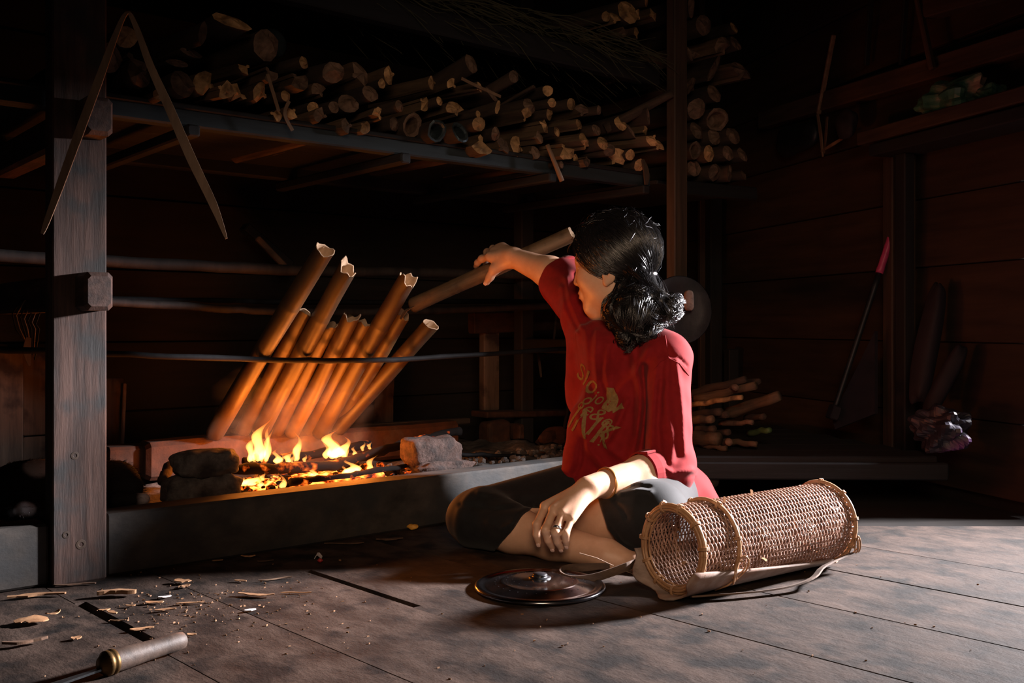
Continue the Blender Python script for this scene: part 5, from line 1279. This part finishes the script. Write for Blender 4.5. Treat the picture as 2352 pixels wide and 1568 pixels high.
# little wrapper and peel
p = FLR(730, 1285, .0); m = MB().ribbon([p+V((-.006, 0, .003)), p+V((0, .0, .012)), p+V((.008, .004, .004))], V((.2, 1, .2)), [.010, .014, .008], .0012)
tag(m.build('wrapper', M['paper']), 'tiny crumpled white and red wrapper on the floor', 'wrapper')
p = FLR(735, 1291, .0); tag(MB().blob(p+Zv*.004, AX, (.012, .010, .008), 2, .2, 10, 8, 3).build('plastic_bit', M['redplastic'], smooth=True), 'tiny red plastic bit beside the wrapper', 'plastic bit')
p = FLR(948, 1216, .0); tag(MB().blob(p+Zv*.007, AX, (.028, .020, .014), 2, .15, 14, 10, 5).build('orange_peel', M['peel'], smooth=True), 'bit of orange yellow peel at the foot of the kerb', 'peel')
m = MB()
for k in range(330):
    if k < 240: x, y = random.gauss(460, 130), random.gauss(1390, 40)
    else: x, y = random.uniform(60, 2300), random.uniform(1270, 1560)
    if y < 1275+max(0, (700-x)*.09) or not 0 < x < 2352: continue
    p = FLR(x, y); r = random.uniform(.0006, .0021); ax = basis((random.gauss(0, 1), random.gauss(0, 1), random.gauss(0, .5)))
    m.box(p+Zv*r*.4, ax, (r*2.4, r*1.3, r*.6))
tag(m.build('wood_crumbs', M['chip']), 'scattered wood crumbs and splinters on the floor boards', 'crumbs', kind='stuff')

# ------------------------------------------------------------------ sleeping cat behind the front post
def HX(x, y, d): return HP(x, y, d)
ca = (Uv, Nv, Zv)
K = [ell(HX(60, 1125, .20), ca, (.085, .065, .062), .03), ell(HX(170, 1120, .20), ca, (.10, .07, .066), .03), ell(HX(265, 1118, .20), ca, (.055, .055, .058), .02), ell(HX(300, 1120, .16), ca, (.026, .030, .028), .015),
     cap(HX(330, 1146, .11), HX(270, 1150, .13), .013, .018, .012), cap(HX(52, 1170, .13), HX(120, 1180, .12), .020, .018, .015), cap(HX(20, 1178, .13), HX(-60, 1170, .2), .013, .011, .012),
     ell(HX(92, 1082, .17), ca, (.032, .03, .024), .015), cap(HX(60, 1082, .17), HX(52, 1066, .175), .011, .003, .006), cap(HX(105, 1076, .16), HX(112, 1058, .16), .011, .003, .006)]
v_, f_ = sdf_mesh(K, .004)
def fur_mat():
    m_ = bpy.data.materials.new('black_white_fur'); m_.use_nodes = True; nt = m_.node_tree; N = nt.nodes; L = nt.links; b = N['Principled BSDF']; b.inputs['Roughness'].default_value = .85
    at = N.new('ShaderNodeAttribute'); at.attribute_name = 'patch'; mx = N.new('ShaderNodeMix'); mx.data_type = 'RGBA'
    L.new(at.outputs['Fac'], mx.inputs['Factor']); mx.inputs['A'].default_value = (.006, .004, .0035, 1); mx.inputs['B'].default_value = (.55, .48, .49, 1); L.new(mx.outputs['Result'], b.inputs['Base Color']); return m_
M['fur'] = fur_mat()
def patch(me, base):
    at = me.attributes.new('patch', 'FLOAT', 'POINT'); vals = []
    spots = [(HX(88, 1066, .155), .028), (HX(58, 1168, .105), .020), (HX(333, 1146, .11), .018)]
    for v in me.vertices:
        p = V(v.co)+base; q = max(max(0, min(1, (r-(p-c).length)/.008+.5)) for c, r in spots); vals.append(q)
    at.data.foreach_set('value', vals)
ct = thing('cat', 'black and white cat curled up asleep on the hearth behind the front post', 'cat', HX(170, 1180, .2))
bo = mkw('body', v_, f_, M['fur'], ct, smooth=True); patch(bo.data, WM[ct.name].translation)
bt = BVHTree.FromPolygons([tuple(p) for p in v_.tolist()], f_.tolist())
m = MB(); idx = rng.choice(len(v_), 2600)
for i in idx:
    p = V(v_[i]); nr = bt.find_nearest(p)[1]; t_ = (Uv*random.uniform(.2, 1)-Zv*.3+V((random.gauss(0, .3), random.gauss(0, .3), random.gauss(0, .3))))
    m.tube([p-nr*.001, p+nr*.0025+t_*.003, p+nr*.003+t_*.008], [.0005, .0005, .0001], 3, False)
fo = m.build('fur', M['fur'], ct); fo['kind'] = 'stuff'; patch(fo.data, WM[ct.name].translation)
# ------------------------------------------------------------------ things behind the hearth
def HB_(x, y, d): return HP(x, y, d)
tb = thing('work_stand', 'reddish wooden trestle behind the hearth with straps hanging from it', 'trestle', HP(1180, 945, .95))
beam('top_rail', HP(1082, 742, .92), HP(1400, 732, .92), .04, .078, M['brick'], tb, jit=.01)
beam('leg', HP(1124, 942, .94), HP(1124, 762, .94), .075, .035, M['plank_old'], tb, up=-Nv)
beam('leg', HP(1360, 990, .98), HP(1360, 740, .98), .065, .035, M['plank_old'], tb, up=-Nv)
m = MB(); m.ribbon([HP(1204, 718, .88), HP(1206, 750, .875), HP(1226, 790, .875), HP(1236, 815, .87), HP(1243, 866, .87)], Uv, [.008, .008, .014, .012, .007], .004)
tag(m.build('hanging_strap', M['strip']), 'brown strap end hanging lowest from the trestle rail', 'strap')
m = MB(); m.ribbon([HP(1278, 712, .88), HP(1274, 760, .875), HP(1268, 800, .875), HP(1250, 816, .87), HP(1236, 812, .87)], Uv, [.008, .008, .010, .010, .008], .004)
tag(m.build('hanging_strap', M['strap']), 'dark looped strap nearest the woman on the trestle rail', 'strap')
tag(beam('red_plank', HP(1100, 951, .80), HP(1330, 946, .80), .10, .022, M['brick'], None), 'reddish plank lying behind the hearth under the trestle', 'plank')
tag(beam('hearth_plank', HP(780, 984, .66), HP(1075, 966, .66), .035, .02, M['beam_brown'], None), 'long worn plank lying behind the glowing beam', 'plank')
for k, (x0, x1, y0, y1, d, lab) in enumerate(((1106, 1168, 965, 1026, .72, 'sooty red brick block standing under the red plank'), (1178, 1192, 972, 1008, .70, 'narrow upright red brick piece under the red plank'), (1225, 1320, 985, 1040, .62, 'broken red brick lump beside the woman'))):
    c = HP((x0+x1)/2, (y0+y1)/2, d); sc = c.y/F; m = MB()
    m.blob(c, (Uv, Nv, Zv), ((x1-x0)*sc*1.1, .07, (y1-y0)*sc), 5 if k < 2 else 2.6, .05 if k < 2 else .15, 22, 14, 40+k)
    tag(m.build('brick', M['brick'], smooth=False), lab, 'brick')
for k, (a, b, d, r) in enumerate((((1280, 1060), (1308, 925), .60, .007), ((1262, 1010), (1330, 965), .60, .005))):
    tag(pole('poker', HP(a[0], a[1], d), HP(b[0], b[1], d), r, r, M['rod']), ('dark iron poker standing upright beside the woman', 'thin dark rod leaning over the broken brick')[k], 'poker')
tag(pole('leaning_post', HP(1310, 990, .9), HP(1316, 820, .9), .02, .018, M['barkshell']), 'pale peeled stake standing in the dark behind the woman', 'stake')
# broken pale slab behind the tubes
tag(beam('pale_board', HP(880, 975, .95), HP(885, 850, .95), .08, .012, M['plank_old'], None, up=-Nv, jit=.08), 'dim pale board leaning behind the right bamboo tubes', 'board')
tag(beam('dark_brace', HP(560, 520, 1.1), HP(665, 610, 1.1), .05, .03, M['beam_dark'], None), 'dark slanting brace behind the top of the bamboo tubes', 'brace')
tag(beam('dark_brace', HP(590, 545, 1.0), HP(655, 612, 1.0), .018, .02, M['plank_old'], None), 'thin brown slanting lath behind the long bamboo tubes', 'brace')
# wires and rag hanging at the left edge
rg = thing('wire_bundle', 'loose bundle of wires and string hanging left of the front post', 'wire', HP(60, 830, .35))
for k in range(7):
    x0 = 28+k*9; m = MB(); m.tube([HP(100, 672, .35), HP(x0+20, 690, .35), HP(x0, 720+4*k, .35), HP(x0+8, 755, .35), HP(62+k*3, 790+6*k, .35)], .0016, 5); m.build('wire', M['strip'] if k % 2 else M['rod'], rg, smooth=True)
m = MB(); m.ribbon([HP(66, 775, .34), HP(62, 805, .34), HP(68, 840, .34)], Uv, [.010, .018, .004], .003); m.build('rag', M['strip'], rg)
# pan hanging on the rear post
c = P(1560, 712, 2.98); pn = thing('frying_pan', 'round black pan hanging behind the woman\'s hair on the rear post', 'pan', c-Zv*.1)
ax = basis(V((.25, -1, .05))); m = MB().lathe(c, ax, [(.0005, -.008), (.075, -.008), (.100, .006), (.103, .008), (.100, .010), (.074, -.003), (.0005, -.003)], 40)
m.build('bowl', M['iron'], pn, smooth=True)
m = MB().blob(P(1582, 690, 2.94), ax, (.030, .062, .012), 3.5, .03, 16, 10, 2); m.build('wooden_grip', M['cut_dark'], pn, smooth=True)

# ------------------------------------------------------------------ right wall
q = WP(1636, 900, .06); b = V((q.x, q.y, 0))
tag(beam('wall_post', b, b+Zv*2.2, .085, .06, M['beam_dark'], None, up=Wn), 'dark grey post against the right wall next to the rear post', 'post')
q = WP(1612, 900, .10); b = V((q.x, q.y, 0)); tag(beam('wall_post', b, b+Zv*2.2, .03, .03, M['plank'], None, up=Wn), 'narrow reddish lath along the dark grey wall post', 'post')
q = WP(2052, 640, .03); b = V((q.x, q.y, 0))
dfp = thing('door_frame', 'brown timber frame with a heavy lintel on the right wall', 'door frame', b)
beam('upright', b, V((b.x, b.y, 1.09)), .052, .05, M['beam_brown'], dfp, up=Wn)
q2 = WP(2078, 640, .06); b2 = V((q2.x, q2.y, 0)); beam('upright', b2, V((b2.x, b2.y, 1.08)), .05, .04, M['beam_dark'], dfp, up=Wn)
q2 = WP(2093, 640, .02); b2 = V((q2.x, q2.y, 0)); beam('upright', b2, V((b2.x, b2.y, 1.08)), .008, .03, M['beam_brown'], dfp, up=Wn)
beam('lintel', WP(2012, 322, .06), WP(2420, 214, .06), .16, .045, M['beam_brown'], dfp, jit=.01)
beam('lintel', WP(2035, 348, .07), WP(2420, 255, .07), .14, .04, M['beam_dark'], dfp)
tag(beam('wall_beam', WP(1755, 277, .03), WP(2420, 78, .03), .06, .07, M['beam_brown'], None), 'long horizontal beam high on the right wall', 'beam')
tag(beam('wall_beam', WP(2135, 22, .05), WP(2420, -60, .05), .06, .06, M['beam_brown'], None), 'short beam end at the top right corner', 'beam')
tag(beam('wall_batten', WP(2142, 160, .08), WP(2100, -40, .08), .02, .02, M['beam_brown'], None), 'slanting batten crossing the long beam on the right wall', 'batten')
tag(beam('wall_batten', WP(1880, 262, .06), WP(1915, 80, .06), .018, .012, M['strip'], None), 'slanting reddish lath hanging from the long beam', 'batten')
for x in (1990, 2070):
    tag(beam('wall_batten', WP(x, 150, .03), WP(x+12, -20, .03), .02, .012, M['beam_dark'], None), 'dark upright batten above the long beam, %s one' % ('left' if x < 2000 else 'right'), 'batten')
m = MB(); m.ribbon([WP(1878, 262, .09), WP(1885, 310, .09), WP(1890, 360, .09)], Wv, [.012, .016, .005], .004); tag(m.build('hanging_strap', M['strip']), 'reddish strip dangling below the long beam', 'strap')
m = MB(); m.ribbon([WP(1900, 268, .09), WP(1897, 310, .09), WP(1893, 352, .09)], Wv, [.010, .012, .004], .004); tag(m.build('hanging_strap', M['strap']), 'dark strip dangling beside the reddish one', 'strap')
m = MB(); m.ribbon([WP(1886, 348, .09), WP(1912, 332, .09), WP(1935, 318, .09)], Zv, [.006, .012, .008], .004); tag(m.build('hanging_strap', M['strip']), 'short curled strip end below the long beam', 'strap')
tag(MB().blob(WP(1945, 285, .10), (Wv, Wn, Zv), (.10, .06, .10), 2.2, .12, 18, 12, 71).build('dark_bundle', M['darkpurple'], smooth=True), 'dark cloth bundle hanging under the long beam', 'bundle')
tag(MB().blob(WP(1830, 320, .05), (Wv, Wn, Zv), (.30, .05, .13), 2.2, .10, 18, 12, 73).build('dark_bundle', M['iron'], smooth=True), 'dim dark panel hanging left of the cloth bundle', 'panel')
# crumpled printed bag on the lintel
c = WP(2190, 232, .07); gb = MB().blob(c, (Wv, Wn, Zv), (.26, .12, .12), 2.4, .22, 40, 26, 77, 4.5)
tag(gb.build('plastic_bag', M['greenbag']), 'crumpled green printed plastic bag lying on the door lintel', 'plastic bag')
c = WP(2275, 222, .07); tag(MB().blob(c, (Wv, Wn, Zv), (.08, .08, .07), 2.4, .22, 20, 14, 78, 4.5).build('plastic_bag', M['greenbag']), 'small green bag end right of the printed bag on the lintel', 'plastic bag')
# broom with pink grip, tools and bag by the door
br = thing('broom', 'broom handle with a pink grip leaning on the right wall', 'broom', WP(1912, 962, .24))
a, b = WP(1912, 955, .24), WP(2048, 540, .04); n_ = a.lerp(b, .79)
pole('handle', a, n_, .010, .010, M['iron'], br); pole('grip', n_, b, .0135, .0125, M['pink'], br)
ax = basis(b-a); m = MB(); c = a.lerp(b, .02)
m.box(c, (ax[0], ax[1], ax[2]), (.05, .03, .05), .004); m.build('head', M['darkpurple'], br)
sh = MB(); pts = [WP(2016, 760, .10), WP(2016, 950, .14), WP(1925, 985, .20), WP(1918, 960, .20)]
sh.add([tuple(p+Wn*t) for t in (0, .012) for p in pts], [(0, 1, 2, 3), (7, 6, 5, 4), (0, 4, 5, 1), (1, 5, 6, 2), (2, 6, 7, 3), (3, 7, 4, 0)])
tag(sh.build('dark_board', M['darkpurple']), 'dark pointed board leaning between the broom and the door frame', 'board')
for k, (x0, y0, x1, y1, wd, lab) in enumerate(((2105, 930, 2158, 650, .055, 'tall dark sack leaning right of the door frame'), (2130, 950, 2215, 790, .05, 'shorter dark sack leaning right of the tall one'))):
    a, b = WP(x0, y0, .14), WP(x1, y1, .05); x_, y_, z_ = basis(b-a); L = (b-a).length; m = MB()
    m.blob((0, 0, L/2), AX, (wd*1.3, wd, L), 3.4, .07, 18, 16, 81+k); o = mk('long_sack', m.v, m.f, M['darkpurple'], None, frameM(a, x_, y_, z_), True); tag(o, lab, 'sack')
c = WP(2160, 985, .20); tag(MB().blob(c, (Wv, Wn, Zv), (.17, .12, .12), 2.4, .2, 44, 28, 91, 4.0).build('plastic_bag', M['palebag']), 'crumpled pale plastic bag on the platform by the right wall', 'plastic bag')
# raised platform with its firewood
pf = thing('platform', 'low dark plank platform along the right wall', 'platform', (1.0, 3.3, 0))
for k in range(6):
    y0 = 3.02+.155*k; beam('deck_plank', V((.50, y0, .105)), V((1.26-.045*k, y0, .105)), .15, .022, M['beam_dark'], pf)
beam('front_rail', V((.48, 2.95, .075)), V((1.28, 2.93, .075)), .03, .05, M['beam_dark'], pf)
for x in (.52, .78, 1.15): beam('leg', V((x, 3.0, -.06)), V((x, 3.0, .094)), .05, .05, M['plank_dark'], pf)
m = MB().blob(P(1634, 1086, 2.98), AX, (.046, .05, .085), 3.2, .03, 18, 12, 95); tag(m.build('log_stub', M['bark'], smooth=True), 'upright rounded log stub under the platform edge', 'log')
WD = [(1585, 905, 1712, 870, 10, 'bark'), (1600, 915, 1735, 885, 12, 'split'), (1588, 930, 1704, 912, 7, 'cut'), (1670, 950, 1790, 908, 15, 'split'), (1590, 955, 1655, 945, 11, 'bark'), (1588, 965, 1635, 962, 11, 'split'), (1625, 955, 1668, 952, 10, 'bark'),
      (1655, 972, 1728, 970, 7, 'cut_dark'), (1715, 960, 1754, 956, 9, 'bark'), (1720, 995, 1768, 987, 8, 'greencloth'), (1640, 998, 1673, 992, 9, 'bark'), (1592, 1010, 1650, 1008, 18, 'split'), (1660, 1020, 1675, 1016, 10, 'cut_dark'), (1675, 1014, 1738, 1020, 8, 'split'), (1690, 885, 1742, 876, 9, 'bark'), (1660, 893, 1690, 890, 9, 'cut_dark'), (1600, 985, 1640, 984, 9, 'bark'), (1610, 1030, 1668, 1032, 8, 'split')]
for k, (x0, y0, x1, y1, r, mm) in enumerate(sorted(WD, key=lambda t: t[1]+t[3])):
    a, b = P(x0, y0, 3.36-.012*k), P(x1, y1, 3.16-.006*k)
    for p in (a, b): p.z = max(p.z, .116+r*3.2/F)
    tag(pole('kindling_stick', a, b, r*3.2/F, r*.8*3.2/F, M[mm], None, 9, .0035, 6), '%s kindling stick, %s from the top of the pile by the woman' % ({'bark': 'brown', 'split': 'tan', 'cut': 'pale', 'cut_dark': 'grey brown', 'greencloth': 'green tinged'}[mm], ORD[k+1]), 'firewood', 'kindling pile by the right wall')
q = WP(1680, 900, .05); tag(beam('offcut', V((q.x, q.y, .12)), V((q.x, q.y, .40)), .05, .05, M['beam_dark'], None, up=Wn), 'upright dark offcut behind the kindling pile', 'offcut')
